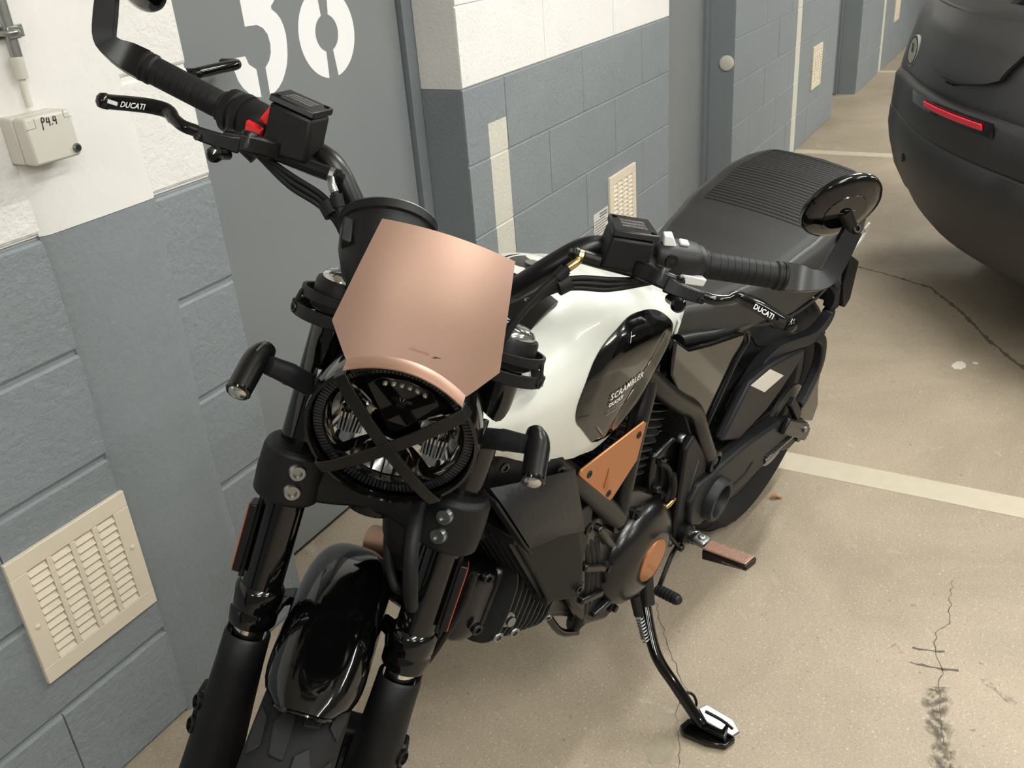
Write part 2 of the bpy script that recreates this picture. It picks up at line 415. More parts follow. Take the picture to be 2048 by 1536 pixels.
# plastered-over chase that runs up the left wall between the block ends
pv = []
for z0, z1, k in ((0.0, ZB, 'plaster_grey'), (ZB+.001, 2.6, 'plaster_white')):
    rows = []
    for z in [z0 + (z1-z0)*t/20 for t in range(21)]:
        w0 = .860 + .004*sin(z*9) ; w1 = 1.068 + .008*sin(z*7+1)
        rows.append([(w0-.004, .0225, z), (w0+.006, .0148, z), (.5*(w0+w1), .0140, z), (w1-.02, .0145, z), (w1, .0165, z), (w1+.006, .0225, z)])
    MB().sheet([[p for p in r] for r in rows], .006).build('plaster_strip', M[k], wl)
wc = block_wall('wall_center', 2.089, 3.582, 0.0, ((2.556, .5), (2.306, .5)), .13)
wr = block_wall('wall_right', 4.44, 6.70, 0.0, ((4.72, .5), (4.97, .5)), .13)
wf = block_wall('wall_far', 7.53, 12.0, 0.0, ((7.79, .5), (8.04, .5)), .13)
bk = struct(MB().box2((-4, .30, 0), (16, .34, 2.62)).build('wall_back', M['dark_gap']))
for a, b_ in ((1.220, 2.089), (3.582, 4.44), (6.70, 7.53)):
    h = MB().box2((a, .0, 2.10), (b_, .13, 2.6)).build('wall_lintel', M['plaster_white'], wc); h['kind'] = 'structure'

def door(name, x0, x1, y, gap):
    d = struct(MB().box2((x0-.06, y+.016, .02), (gap-.004, y+.062, 2.05)).build(name, M['door'], bevel=.002))
    f = MB(); f.box2((gap, y, 0), (x1+.02, y+.09, 2.10)); f.box2((x0-.11, y, 2.06), (x1+.02, y+.09, 2.12)); f.box2((x0-.11, y, 0), (x0-.066, y+.09, 2.10))
    f.build('door_frame', M['door_frame'], d, bevel=.002)
    MB().box2((gap-.02, y+.05, 0), (gap+.002, y+.085, 2.06)).build('door_gap_shade', M['dark_gap'], d)  # black strip painting the shade in the gap between leaf and frame
    return d
d1 = door('door_1', 1.220, 2.089, .13, 2.048)
door('door_2', 3.582, 4.44, .117, 4.390)
door('door_3', 6.70, 7.53, .13, 7.49)
# stencilled number 38 on the near door
def flat_xz(loops, name, y, m, par, th=.0008):
    b = MB()
    for L_ in loops:
        n = len(L_); b.prism([(x, y, z) for x, z in L_], (0, -th, 0))
    return b.build(name, m, par, smooth=False)
lower3 = [(1.514,1.287),(1.512,1.243),(1.547,1.242),(1.563,1.234),(1.574,1.22),(1.577,1.2),(1.574,1.183),(1.565,1.168),(1.55,1.156),(1.549,1.100),(1.565,1.103),(1.581,1.111),(1.594,1.121),(1.606,1.135),(1.617,1.152),(1.624,1.171),(1.628,1.19),(1.630,1.213),(1.627,1.231),(1.621,1.246),(1.612,1.257),(1.599,1.267)]
low3b = [(1.458,1.188),(1.497,1.187),(1.503,1.17),(1.522,1.157),(1.522,1.100),(1.505,1.104),(1.490,1.112),(1.474,1.127),(1.464,1.143),(1.459,1.163)]
ax3 = 1.270
up3 = [(1.514,1.287),(1.599,1.267)]
up3 = [(x, 2*ax3 - z) for x, z in lower3[1:]]; up3b = [(x, 2*ax3 - z) for x, z in low3b]
main3 = lower3[1:] + [(x, z) for x, z in reversed(up3)]
o = flat_xz([main3, low3b, up3b], 'digit', .1460, M['sign_white'], d1); o['label'] = 'white stencilled figure 3'
def ell(cx, cz, rx, rz, a0, a1, n=18): return [(cx+rx*cos(radians(a0+(a1-a0)*i/n)), cz+rz*sin(radians(a0+(a1-a0)*i/n))) for i in range(n+1)]
loops = []
for cz, rx, rz, hx, hz in ((1.197, .098, .098, .040, .040), (1.352, .090, .084, .036, .036)):
    for s_ in (1, -1):
        a0, a1 = (-80, 80) if s_ > 0 else (100, 260)
        o_ = ell(1.768, cz, rx, rz, a0, a1, 24); i_ = ell(1.766, cz, hx, hz, a1 - s_*0 if s_ > 0 else a1, a0, 24)
        # thin bridges of bare door colour stay between the halves
        o_ = [(x, min(z, 1.2815) if cz < 1.28 else max(z, 1.2825)) for x, z in o_]
        loops.append([(max(x, 1.779) if s_ > 0 else min(x, 1.754), z) for x, z in o_] + [(max(x, 1.779) if s_ > 0 else min(x, 1.754), z) for x, z in i_])
o = flat_xz(loops, 'digit', .1460, M['sign_white'], d1); o['label'] = 'white stencilled figure 8'
hd = MB().tube([(1.300, .118, 1.186), (1.300, .085, 1.186), (1.312, .080, 1.187), (1.36, .078, 1.187), (1.398, .080, 1.186), (1.410, .090, 1.186), (1.412, .125, 1.186)], .0105, 14, 6).build('door_handle', M['gloss'], d1, label='black U shaped lever handle')
MB().lathe((1.300, .146, 1.186), (0, -1, 0), [(.024, 0), (.024, .008), (.012, .010), (.011, .03)], 20).build('handle_rose', M['gloss'], d1)

# ------------------------------------------------------------------ things on the wall
def vent(x0, z0, y, label, w=.238, h=.252, ncol=4, nrow=12, copy_of=None):
    if copy_of:
        c = dup_tree(copy_of); c.location = (x0, y, z0); return tag(c, label, 'air vent', 'cream louvred vents low on the block wall')
    r = tag(empty('air_vent', (x0, y, z0)), label, 'air vent', 'cream louvred vents low on the block wall')
    f = MB(); b0 = .032; t = .009; cw = (w-2*b0 - .010*(ncol-1))/ncol
    def fb(a, c): f.box2((a[0], -t, a[1]), (c[0], 0, c[1]))
    fb((0, 0), (w, b0)); fb((0, h-b0), (w, h)); fb((0, b0), (b0, h-b0)); fb((w-b0, b0), (w, h-b0))
    for i in range(1, ncol): x = b0 + i*cw + (i-1)*.010; fb((x, b0), (x+.010, h-b0))
    f.build('vent_frame', M['cream'], r, bevel=.0012)
    MB().box2((.01, -.0015, .01), (w-.01, -.0003, h-.01)).build('vent_back', M['dark_gap'], r)
    rows = (h-2*b0)/nrow
    sm = MB(); tt = .0012
    sm.hexa([(0,-.0082,.000),(cw-.0015,-.0082,.000),(cw-.0015,-.0092,.0004),(0,-.0092,.0004),(0,-.0016,rows*.80),(cw-.0015,-.0016,rows*.80),(cw-.0015,-.0026,rows*.80+.0012),(0,-.0026,rows*.80+.0012)])
    me = sm.mesh('slat', M['cream'], False)
    for i in range(ncol):
        for k in range(nrow):
            o = bpy.data.objects.new('slat', me); C.objects.link(o); o.parent = r; o.location = (b0 + i*(cw+.010)+.0007, 0, b0 + rows*k + .001)
    for x, z in ((.016, h*.5-.01), (w-.016, h*.5+.012)):
        MB().lathe((x, -t, z), (0, -1, 0), [(.0045, 0), (.0043, .0015), (.002, .0028)], 12).build('screw', M['cream'], r)
    return r
v1 = vent(.617, .290, .016, 'large cream louvred air vent on the near left wall')
vent(2.979, .300, 0, 'cream louvred air vent behind the handlebar, beside the paper label', copy_of=v1)
vent(6.02, .300, 0, 'small far cream air vent right of the second white wall stripe', copy_of=v1)
vent(8.98, .330, 0, 'farthest cream air vent, cut off by the top edge near the dark car', copy_of=v1)
lb = MB().box2((2.852, -.0012, .368), (2.972, -.0002, .456)).build('notice_label', mat('white_paper_label', '#c6c4bd', .6))
tag(lb, 'small white printed paper notice stuck beside the middle air vent', 'label')
for i in range(8):
    z = .445 - i*.0095; x1 = 2.962 - (.02 if i % 3 == 2 else 0)
    MB().box2((2.900 if i < 2 else 2.858, -.0016, z-.002), (x1, -.0012, z+(.003 if i < 2 else .001))).build('print_line', mat('grey_notice_print', '#5a5a58', .6) if i == 0 else bpy.data.materials['grey_notice_print'], lb)
pl = MB().lathe((4.4385, .036, .712), (-1, 0, 0), [(.034, -.001), (.034, .006), (.026, .010), (.010, .011)], 24).build('door_stop', M['pvc'])
tag(pl, 'small round cream stop disc on the reveal of the second door', 'door stop')

# conduit, clamp and junction box
cd = tag(empty('conduit_pipe', (.889, 0, 1.27)), 'galvanised steel conduit pipe running up the white left wall', 'pipe')
def loc(x, y, z): return (x-.889, y, z-1.27)
MB().cyl(loc(.889, -.008, 1.274), loc(.889, -.008, 2.60), .0085, n=18).build('pipe', M['galv'], cd)
MB().tube([loc(.886, -.008, 1.208), loc(.886, -.008, 1.23), loc(.887, -.008, 1.262)], .0055, 14).build('cable_tail', M['pvc'], cd)
MB().lathe(loc(.887, -.008, 1.248), (0, 0, 1), [(.009, 0), (.0098, .002), (.0098, .020), (.0105, .022), (.0105, .030), (.008, .031)], 20).build('pipe_gland', M['pvc'], cd)
cl = MB(); cl.tube([loc(.862,.010,1.312), loc(.872,.008,1.312), loc(.878,-.012,1.312), loc(.889,-.019,1.312), loc(.900,-.012,1.312), loc(.906,.008,1.312), loc(.918,.010,1.312)], .004, 8)
cl.box(loc(.889, .010, 1.312), (.066, .008, .017)); cl.box(loc(.889, -.0175, 1.312), (.018, .003, .017))
clamp = cl.build('pipe_clamp', M['galv'], cd, bevel=.001)
for x in (.866, .913): MB().lathe(loc(x, .006, 1.312), (0, -1, 0), [(.006, 0), (.006, .002), (.0035, .0048)], 14).build('screw', M['steel'], clamp)
jb = tag(empty('junction_box', (.846, .016, 1.130)), 'pale grey plastic junction box with a key lock and handwritten code', 'junction box')
MB().box2((.0, -.030, 0), (.079, .0, .069)).build('box_base', M['pvc'], jb, bevel=.003)
MB().box2((0, -.060, 0), (.079, -.0315, .069)).build('box_lid', M['pvc'], jb, bevel=.004)
MB().box2((.004, -.032, .003), (.075, -.029, .066)).build('lid_gap', M['dark_gap'], jb)
hg = MB(); hg.box2((.0, -.0605, .053), (.016, -.0598, .0535)); hg.box2((.0158, -.0605, .0535), (.0163, -.0598, .067)); hg.box2((.066, -.0605, .058), (.0665, -.0598, .069)); hg.box2((.0665, -.0605, .058), (.079, -.0598, .0585))
hg.build('hinge_line', M['print_dim'], jb)
lk = MB().lathe((.0725, -.060, .012), (0, -1, 0), [(.0068, 0), (.0068, .003), (.0055, .0045), (.005, .0045)], 20).build('key_lock', M['steel'], jb)
MB().lathe((.0725, -.0642, .012), (0, -1, 0), [(.0042, 0), (.0042, .0008)], 16).build('lock_core', M['dark_gap'], lk)
def stroke(b, pts_, w=.0009):
    P = [V((x, -.0603, z)) for x, z in pts_]
    b.tube(P, w, 5, 3)
hw = MB(); x0 = .027; z0 = .052; s = .0125
stroke(hw, [(x0, z0-.3*s), (x0+.05*s, z0+.3*s), (x0+.08*s, z0+s), (x0+.35*s, z0+1.05*s), (x0+.4*s, z0+.7*s), (x0+.1*s, z0+.55*s)])
stroke(hw, [(x0+.82*s, z0+s), (x0+.66*s, z0+.48*s)]); stroke(hw, [(x0+.66*s, z0+.46*s), (x0+1.12*s, z0+.50*s)]); stroke(hw, [(x0+1.05*s, z0+.95*s), (x0+1.0*s, z0)])
stroke(hw, [(x0+1.32*s, z0+.15*s), (x0+1.36*s, z0+.12*s)], .0013)
stroke(hw, [(x0+1.72*s, z0+s), (x0+1.56*s, z0+.48*s)]); stroke(hw, [(x0+1.56*s, z0+.46*s), (x0+2.02*s, z0+.50*s)]); stroke(hw, [(x0+1.95*s, z0+.95*s), (x0+1.9*s, z0)])
hw.build('handwritten_code', M['ink'], jb)

lf = MB()
lf.sheet([[(-.016+.032*u, (-.007+.014*v)*(1-abs(2*u-1)**2*.8), .004+.006*sin(u*5)+.004*(2*v-1)**2) for v in (0,.25,.5,.75,1)] for u in [i/8 for i in range(9)]], .0006)
lo = lf.build('fallen_leaf', M['leaf']); lo.location = (2.062, -.868, 0); lo.rotation_euler = (0, 0, -.9)
tag(lo, 'small curled brown dry leaf lying on the concrete near the rear wheel', 'leaf')

# ------------------------------------------------------------------ the motorcycle (own axes: x forward, y left, z up, leaning on its side stand)
bike = tag(empty('motorcycle'), 'white and black parked motorcycle with copper trim, leaning on its side stand', 'motorcycle')
bike.matrix_world = Matrix(((-0.986439, -0.161780, -0.027675, 1.966675), (0.164130, -0.972314, -0.166330, -0.735941), (0, -0.168617, 0.985682, 0), (0, 0, 0, 1)))
AS, AF, AY = V((-0.406737, 0, 0.913545)), V((0.747273, 0.575229, 0.332707)), V((-0.525498, 0.817992, -0.233967))
def S(s, f, y): return V((1.557, 0, 0)) + AS*s + AF*f + AY*y       # steering frame: s up the steering axis, f forward, y left
def Sd(s, f, y): return AS*s + AF*f + AY*y
UPB = V((0, -0.168617, 0.985682))                                   # world up in bike axes
HF = Sd(-0.40674, 0.91355, 0); HU = Sd(0.91355, 0.40674, 0)         # level forward / up of the turned front end

def bolt(p, d, r=.006, h=.005, m='satin', par=bike, name='bolt'):
    p = V(p); d = V(d).normalized()
    return MB().lathe(p, d, [(r, 0), (r, h*.8), (r*.85, h), (r*.5, h), (r*.45, h*.4), (0, h*.4)], 14).build(name, M[m], par)

# ---- front wheel
FC = S(.333, .030, 0)
def Fw(a, r, y): return FC + (AF*cos(a) + AS*sin(a))*r + AY*y
def wheel(cen, X, Z, Y, R, hw, rim_r, pr, nm_par, name='front_wheel', spokes=10, rim_mat='satin'):
    ty = MB(); prof = []
    for k in range(-8, 9):
        t = k/8; a = t*1.25
        prof.append((R - hw*.62*(1-cos(a))*1.15, hw*sin(a)/sin(1.25)*.97))
    prof = [(rim_r, -hw*.72), (rim_r+.012, -hw*.86), (R-.055 if R > .3 else R-.05, -hw*1.0)] + prof + [(R-.055, hw*1.0), (rim_r+.012, hw*.86), (rim_r, hw*.72)]
    n = 72; rings = [[cen + (X*cos(2*pi*i/n) + Z*sin(2*pi*i/n))*r + Y*h for r, h in prof] for i in range(n)]
    ty.loft(rings, False, True, loop=True)
    tyre = ty.build('tyre', M['tyre'], nm_par)
    rm = MB(); rp = [(rim_r-.016, -hw*.62), (rim_r+.008, -hw*.74), (rim_r+.008, -hw*.62), (rim_r-.010, -hw*.45), (rim_r-.012, hw*.45), (rim_r+.008, hw*.62), (rim_r+.008, hw*.74), (rim_r-.016, hw*.62), (rim_r-.03, hw*.3), (rim_r-.03, -hw*.3)]
    rm.loft([[cen + (X*cos(2*pi*i/n) + Z*sin(2*pi*i/n))*r + Y*h for r, h in rp] for i in range(n)], False, True, loop=True)
    rim = rm.build('rim', M[rim_mat], nm_par)
    for i in range(spokes):
        a = 2*pi*i/spokes; d = X*cos(a) + Z*sin(a)
        MB().bar([cen + d*.035, cen + d*(rim_r-.012)], .03, .022, Y).build('spoke', M[rim_mat], rim, bevel=.004)
    MB().lathe(cen, Y, [(.0, -.06), (.03, -.06), (.042, -.04), (.042, .04), (.03, .06), (0, .06)], 28).build('hub', M[rim_mat], nm_par, bevel=.002)
    return tyre, rim
fw_tyre, fw_rim = wheel(FC, AF, AS, AY, .3125, .0545, .2285, None, bike)
# tread blocks of the front tyre
tb = MB()
def crown(t): a = t*1.25; return .3125 - .0545*.62*(1-cos(a))*1.15, .0545*sin(a)/sin(1.25)*.97
NB = 22
def pad(pts_, a0):
    lo = []; hi = []
    for da, t in pts_:
        r, y = crown(t); lo.append(Fw(a0+da, r-.001, y)); hi.append(Fw(a0+da, r+.0055, y*1.004))
    n = len(lo); tb.add(lo+hi, [tuple(range(n-1, -1, -1)), tuple(range(n, 2*n))] + [(i, (i+1) % n, n+(i+1) % n, n+i) for i in range(n)])
da = 2*pi/NB
for i in range(NB):
    a = da*i
    for s in (1, -1):
        o_ = a + (.5*da if s < 0 else 0)
        pad([(.06*da, .07*s), (.66*da, .08*s), (.82*da, .30*s), (.52*da, .44*s), (.10*da, .33*s)], o_)
        pad([(.20*da, .54*s), (.62*da, .60*s), (.84*da, .86*s), (.52*da, .95*s), (.10*da, .82*s)], o_)
tb.build('tread_blocks', mat('tread_rubber', '#1f1f1f', .7, spec=.3, bump=.25, bscale=300), fw_tyre, bevel=.0014, kind='stuff', seg=1)
MB().lathe(S(.333, .03, .062), AY, [(.10, -.002), (.155, -.002), (.155, .003), (.10, .003), (.10, -.002)], 40, cap=False).build('brake_disc', M['steel'], fw_rim)
cal = MB(); cal.box(S(.45, -.055, .066), (.05, .11, .05), (AF, AS, AY)); cal.build('brake_caliper', M['black'], bike, bevel=.008)

# ---- fork
for sg in (-1, 1):
    y = .101*sg
    ft = MB().tube([S(.672, .03, y), S(1.095, .03, y)], .0262, 28, 1).build('fork_tube', M['gloss'], bike)
    MB().lathe(S(.660, .03, y), AS, [(.0285, 0), (.0310, .004), (.0310, .020), (.0300, .022), (.0300, .026), (.0310, .028), (.0310, .050), (.0285, .054), (.0265, .056)], 32).build('fork_collar', M['gloss'], ft)
    MB().tube([S(.33, .03, y), S(.668, .03, y)], .0205, 20, 1).build('fork_stanchion', M['chrome'], bike)
    MB().tube([S(.31, .034, y), S(.36, .032, y), S(.42, .030, y)], [.026, .03, .024], 20, 1).build('fork_foot', M['black'], bike)
    # matte guard in front of the stanchion
    rings = []
    for s_, w, dpt, off in ((.646, .0265, .026, .030), (.642, .0290, .030, .030), (.60, .0300, .033, .031), (.54, .0325, .036, .031), (.47, .036, .040, .029), (.41, .039, .043, .027), (.34, .036, .045, .025)):
        r_ = []
        for k in range(17):
            a = -2.0 + 4.0*k/16
            r_.append(S(s_, off + dpt*(abs(cos(a/1.0))**.8)*(1 if cos(a) > 0 else -1), y + .0*sg + w*sin(a)*(1.0 if abs(a) < 1.6 else 1.0)))
        rings.append(r_)
    g = MB().sheet(rings, .004).build('fork_guard', M['black'], bike, ang=50)
    MB().box(S(.655, .020, y+.022*sg), (.014, .03, .012), (AF, AS, AY)).build('guard_clip', M['black'], g, bevel=.002)
    for s_, w_ in ((.535, .012), (.50, .016)):
        MB().lathe(S(s_, .040, y + .034*sg), Sd(.1, .5, .85*sg), [(.011, -.012), (.011, .004), (.008, .006), (.008, .001), (0, .001)], 16).build('guard_bolt', M['satin'], g)
    MB().box(S(.515, .022, y + .032*sg), (.03, .07, .016), (AF, AS, AY)).build('guard_bracket', M['black'], g, bevel=.005)
    # amber side reflectors
    rf = MB().box(S(.7745, .036, .1335*sg), (.024, .092, .010), (AF, AS, AY)).build('side_reflector', M['satin'], ft, bevel=.0015)
    MB().box(S(.7745, .0365, .1388*sg), (.0225, .089, .0012), (AF, AS, AY)).build('reflector_lens', M['orange'], rf)
    MB().box(S(.7745, .032, .1275*sg), (.014, .11, .006), (AF, AS, AY)).build('reflector_bracket', M['satin'], rf)
    # lower clamp half
    cr = []
    for s_, rr in ((.842, .034), (.846, .039), (.874, .0405), (.906, .0395), (.912, .034)):
        cr.append([S(s_, .034 + 1.0*rr*cos(a) + (.010 if cos(a) > 0 else 0), y + rr*sin(a)*1.02) for a in [2*pi*k/28 for k in range(28)]])
    lc = MB().loft(cr).build('lower_clamp', M['black'], bike, bevel=.002)
    for s_ in (.8905, .8655):
        p = S(s_, .0840, y - .012*sg)
        MB().lathe(p, Sd(-.1, .95, -.35*sg), [(.0105, -.01), (.0105, .001), (.009, .004), (.0055, .004), (.005, .0005), (0, .0005)], 18).build('clamp_bolt', M['steel'], lc)
    # upper clamp, fork cap with clear cover and strap bracket
    MB().lathe(S(1.075, .03, y), AS, [(.030, 0), (.0345, .003), (.0345, .033), (.033, .037), (.029, .037), (.029, .034)], 32).build('fork_cap', M['black'], ft)
    MB().lathe(S(1.1125, .03, y), AS, [(.0285, 0), (.0285, .004), (.024, .010), (.014, .0135), (0, .0145)], 28).build('cap_cover', M['lens'], ft)
    MB().lathe(S(1.110, .03, y), AS, [(.012, 0), (.012, .004), (.0, .004)], 20).build('cap_screw', M['steel'], ft)
    sb = MB()
    for s_, rr, w in ((1.092, .043, .012), (1.070, .047, .015)):
        sb.bar([S(s_, .03 + rr*cos(a), y + sg*rr*sin(a)*1.06) for a in [-.5 + 3.9*k/22 for k in range(23)]], w, .0042, AS)
    sb.bar([S(1.092, .045, y+.044*sg), S(1.070, .046, y+.049*sg)], .012, .004, AF)
    sk = sb.build('clamp_strap', M['black'], bike, bevel=.001)
    for k in (0, 1):
        a = 1.15 + .36*k
        MB().tube([S(1.070 + .0055*cos(q), .03 + .0495*cos(a + .13*sin(q)), y + sg*.0525*sin(a + .13*sin(q))) for q in [2*pi*j/14 for j in range(14)]], .0016, 6, 1, loop=True).build('strap_slot', M['satin'], sk)
br = MB()
br.loft([[S(s0, f0, y) for s0, f0 in ((.846, -.02), (.846, f), (.872, f+.008), (.905, f), (.905, -.02))] for y, f in ((-.07, .055), (-.045, .045), (-.02, .03), (0, .028), (.02, .03), (.045, .045), (.07, .055))])
br.build('lower_yoke', M['black'], bike, bevel=.005)
MB().box(S(1.085, -.004, 0), (.07, .03, .19), (AF, AS, AY)).build('upper_yoke', M['black'], bike, bevel=.008)
MB().tube([S(.84, 0, 0), S(1.08, 0, 0)], .03, 24, 1).build('steering_head', M['satin'], bike)

# ---- front mudguard
rows = []
NU = 30
for i in range(NU+1):
    t = i/NU; a = radians(64.5 + 92*t); hw = .0615 if t > .1 else .0615
    row = []
    for k in range(-10, 11):
        u = k/10
        shrink = sqrt(max(0, 1-(1-min(1, t/.16))**2.4)) if t < .16 else 1.0
        wv = hw*(.60+.40*shrink)
        gq = min(1, max(0, (math.degrees(a)-66)/42)); gq = gq*gq*(3-2*gq); r = .362 + .062*gq - (.050+.02*gq)*(abs(u)**2.6) - .004*(1-shrink)
        dip = -.0065*math.exp(-((degrees_ - 78)/3.2)**2 - (u/.22)**2) if (degrees_ := math.degrees(a)) < 100 else 0
        aa = a + radians(7.0)*(abs(u)**3)*(1-t)**3
        row.append(Fw(aa, r + dip, wv*sin(u*1.5)/sin(1.5)))
    rows.append(row)
fen = MB().sheet([list(reversed(r)) for r in rows], .003).build('front_mudguard', M['gloss'], bike, ang=60)
MB().tube([p for p in rows[0]], .0028, 8, 2).build('mudguard_lip', M['gloss'], fen)
bs = MB(); bs.lathe(Fw(radians(78), .3605, 0), Fw(radians(78), 1, 0)-FC, [(.014, 0), (.013, .003), (.009, .0045), (0, .005)], 20); bs.build('mudguard_screw', M['gloss'], fen)
for sg in (-1, 1):
    MB().bar([Fw(radians(98), .345, .058*sg), Fw(radians(100), .345, .078*sg), S(.665, .03, .088*sg)], .045, .006, AF, 3).build('mudguard_stay', M['gloss'], fen, bevel=.002)

# ---- headlamp
HL = S(.989, .140, .004)
def Hp(u, w, h): return HL + AY*u + HU*w + HF*h       # u left, w up, h forward
shell = MB().lathe(HL, HF, [(.094, -.002), (.0955, .004), (.0965, -.004), (.0965, -.022), (.094, -.040), (.086, -.075), (.066, -.105), (.03, -.122), (0, -.125)], 56, cap=False, up=HU).build('headlamp', M['gloss'], bike, label='round headlamp with black cross grille')
MB().lathe(HL, HF, [(.0945, .002), (.0965, .006), (.0955, .0105), (.0915, .0115), (.0905, .004)], 64, cap=False, up=HU).build('headlamp_rim', M['gloss'], shell)
MB().lathe(HL, HF, [(.090, -.008), (.088, -.030), (.060, -.05), (0, -.055)], 48, cap=False, up=HU).build('lamp_bowl', M['glass_dark'], shell)
gl = MB().lathe(HL, HF, [(.0905, .004), (.080, .0115), (.06, .0165), (.035, .0195), (.012, .021), (0, .021)], 56, cap=False, up=HU)
gl.build('lamp_glass', M['glass'], shell, ang=80)
dr = MB()
for k in range(120):
    a = 2*pi*k/120
    dr.box(Hp(.0835*cos(a), .0835*sin(a), -.006), (.0030, .010, .010), (AY*(-sin(a))+HU*cos(a), AY*cos(a)+HU*sin(a), HF))
dr.build('light_ring_ribs', mat('smoked_clear_plastic', '#2a2b2d', .15, .3), shell, kind='stuff', smooth=False)
MB().lathe(HL, HF, [(.078, -.010), (.076, -.002), (.0745, -.010)], 56, cap=False, up=HU).build('inner_ring', M['chrome'], shell)
dark = M['glass_dark']
def wedge(a0, a1, r0, r1, h, name, m, nrib=0):
    rows = []
    for i in range(15):
        a = radians(a0 + (a1-a0)*i/14)
        rows.append([Hp((r0+(r1-r0)*j/6)*cos(a), (r0+(r1-r0)*j/6)*sin(a), h - .020*(1-(2*j/6-1)**2)*(1-(2*i/14-1)**2)) for j in range(7)])
    o = MB().sheet(rows, .002).build(name, m, shell, ang=60)
    return o
refl = mat('mirror_reflector', '#b9bab8', .10, 1.0)
for a0, a1 in ((-42, 38), (142, 222)):
    w = wedge(a0, a1, .028, .072, -.012, 'reflector_bowl', refl)
    rb = MB()
    mid = radians((a0+a1)/2)
    for k in range(11):
        u = -.024 + .0048*k; c_ = V((cos(mid)*.052, sin(mid)*.052))
        rb.tube([Hp(c_.x+u*.8, c_.y-.030+.002*abs(k-5)*.5, -.013), Hp(c_.x+u*.9, c_.y-.012, -.022), Hp(c_.x+u, c_.y+.006, -.020)], .0016, 6, 3)
    rb.build('reflector_ribs', refl, w, kind='stuff')
low = wedge(232, 308, .020, .074, -.012, 'lower_reflector', mat('satin_reflector', '#8d8d8a', .22, 1.0))
lr = MB()
for k in range(7):
    u = -.036 + .012*k
    lr.box(Hp(u, -.052, -.013), (.0016, .040, .014), (AY, HU, HF))
lr.build('lower_ribs', M['glass_dark'], low, kind='stuff')
MB().prism([Hp(-.040, .048, -.010), Hp(-.012, .006, -.010), Hp(.012, .006, -.010), Hp(.040, .048, -.010), Hp(.028, .062, -.010), Hp(0, .068, -.010), Hp(-.028, .062, -.010)], HF*.002).build('upper_shield', M['gloss'], shell, bevel=.001)
em = MB()
for q in range(6):
    a = radians(25 + 26*q); em.bar([Hp(.003*cos(a), .036+.003*sin(a), -.0065), Hp(.012*cos(a), .036+.009*sin(a), -.0065)], .0011, .0006, HF)
em.box(Hp(0, .031, -.0065), (.009, .005, .0008), (AY, HU, HF))
em.build('lamp_emblem', M['chrome'], shell, smooth=False)
led = MB()
for k in range(6): led.lathe(Hp(-.022+.0088*k, .060-.0012*(k-2.5)**2*.5, -.008), HF, [(.0032, 0), (.0022, .0022), (0, .003)], 10)
led.build('led_row', M['chrome'], shell)
# cross grille
gr = MB(); 
for ang in (45, 135):
    a = radians(ang); d = AY*cos(a) + HU*sin(a); n_ = HF
    pts_ = [HL + d*r + HF*h for r, h in ((-.096, .004), (-.0945, .016), (-.075, .0215), (-.04, .0265), (0, .0285), (.04, .0265), (.075, .0215), (.0945, .016), (.096, .004))]
    gr.bar(pts_, .0150, .003, d.cross(HF), 1)
gc = MB().box(HL + HF*.0295, (.0165, .0165, .003), ((AY+HU).normalized(), (AY-HU).normalized(), HF))
X = gr.build('lamp_grille', M['satin'], bike, bevel=.0008, label='black cross shaped lamp guard')
gc.build('grille_centre', M['black'], X, bevel=.0008)
for sg in (-1, 1):
    MB().bar([Hp(.094*sg, .0, -.03), S(.985, .06, .10*sg)], .05, .008, HU).build('lamp_ear', M['gloss'], shell, bevel=.002)

# ---- copper fly screen plate
def Pl(y, s, o=0.): f = .202 - .06*(s-1.05) - 1.9*y*y - .9*max(0, s-1.12)**2; return S(s + .0115 - .05*(s-1.0535), f + o, y*.94 + .003)
half = [(0, 1.2115), (.030, 1.2105), (.055, 1.2085), (.071, 1.206), (.0735, 1.2035), (.082, 1.165), (.0895, 1.130), (.0945, 1.090), (.0945, 1.086), (.080, 1.069), (.0655, 1.0525), (.062, 1.0535)]
arc = [(.062, 1.0535), (.050, 1.0605), (.034, 1.0675), (.017, 1.0715), (0, 1.073)]
def xin(s):      # half width at height s
    for (y0, s0), (y1, s1) in zip(half, half[1:]):
        if s1 <= s <= s0 and s0 > s1: return y0 + (y1-y0)*(s0-s)/(s0-s1)
    return .0655
rows = []
NY = 28
for k in range(15):
    t = k/14; row = []
    for j in range(NY+1):
        u = -1 + 2*j/NY
        # lower edge follows the lamp, upper edge slightly bowed
        row.append((u, t))
    pts_ = []
    for u, t_ in row:
        au = abs(u); sg = 1 if u >= 0 else -1
        # column: side profile in y scaled by u
        bot_s = 1.0535 + .0195*(1-min(1, (au*.92/.66))**2) if au < .717 else 1.0535 + (au-.717)/(1-.717)*.034
        top_s = 1.2115 - .006*au**2
        s_ = bot_s + (top_s-bot_s)*t_
        wtop, wmid = .0735, .0945
        # half-width of the whole plate at this height
        if s_ >= 1.088: hw = wmid + (wtop-wmid)*(s_-1.088)/(1.2065-1.088)
        else: hw = .0945
        pts_.append(Pl(u*hw, s_))
    rows.append(pts_)
fs_ = MB().sheet([list(reversed(r)) for r in rows], .003).build('fly_screen', M['copper'], bike, label='copper anodised plate above the headlamp', ang=50)
lip = MB()
lr_ = []
for j in range(25):
    y = -.0665 + .133*j/24; s_ = 1.0535 + .0195*(1-(y/.0655)**2)
    lr_.append([Pl(y, s_+.002, 0.0004), Pl(y, s_-.0015, .002), Pl(y, s_-.0055, .0085), Pl(y, s_-.0075, .0125), Pl(y, s_-.0090, .0115), Pl(y, s_-.004, -.003)])
lip.loft(lr_); lip.build('plate_lip', M['copper'], fs_, ang=50)
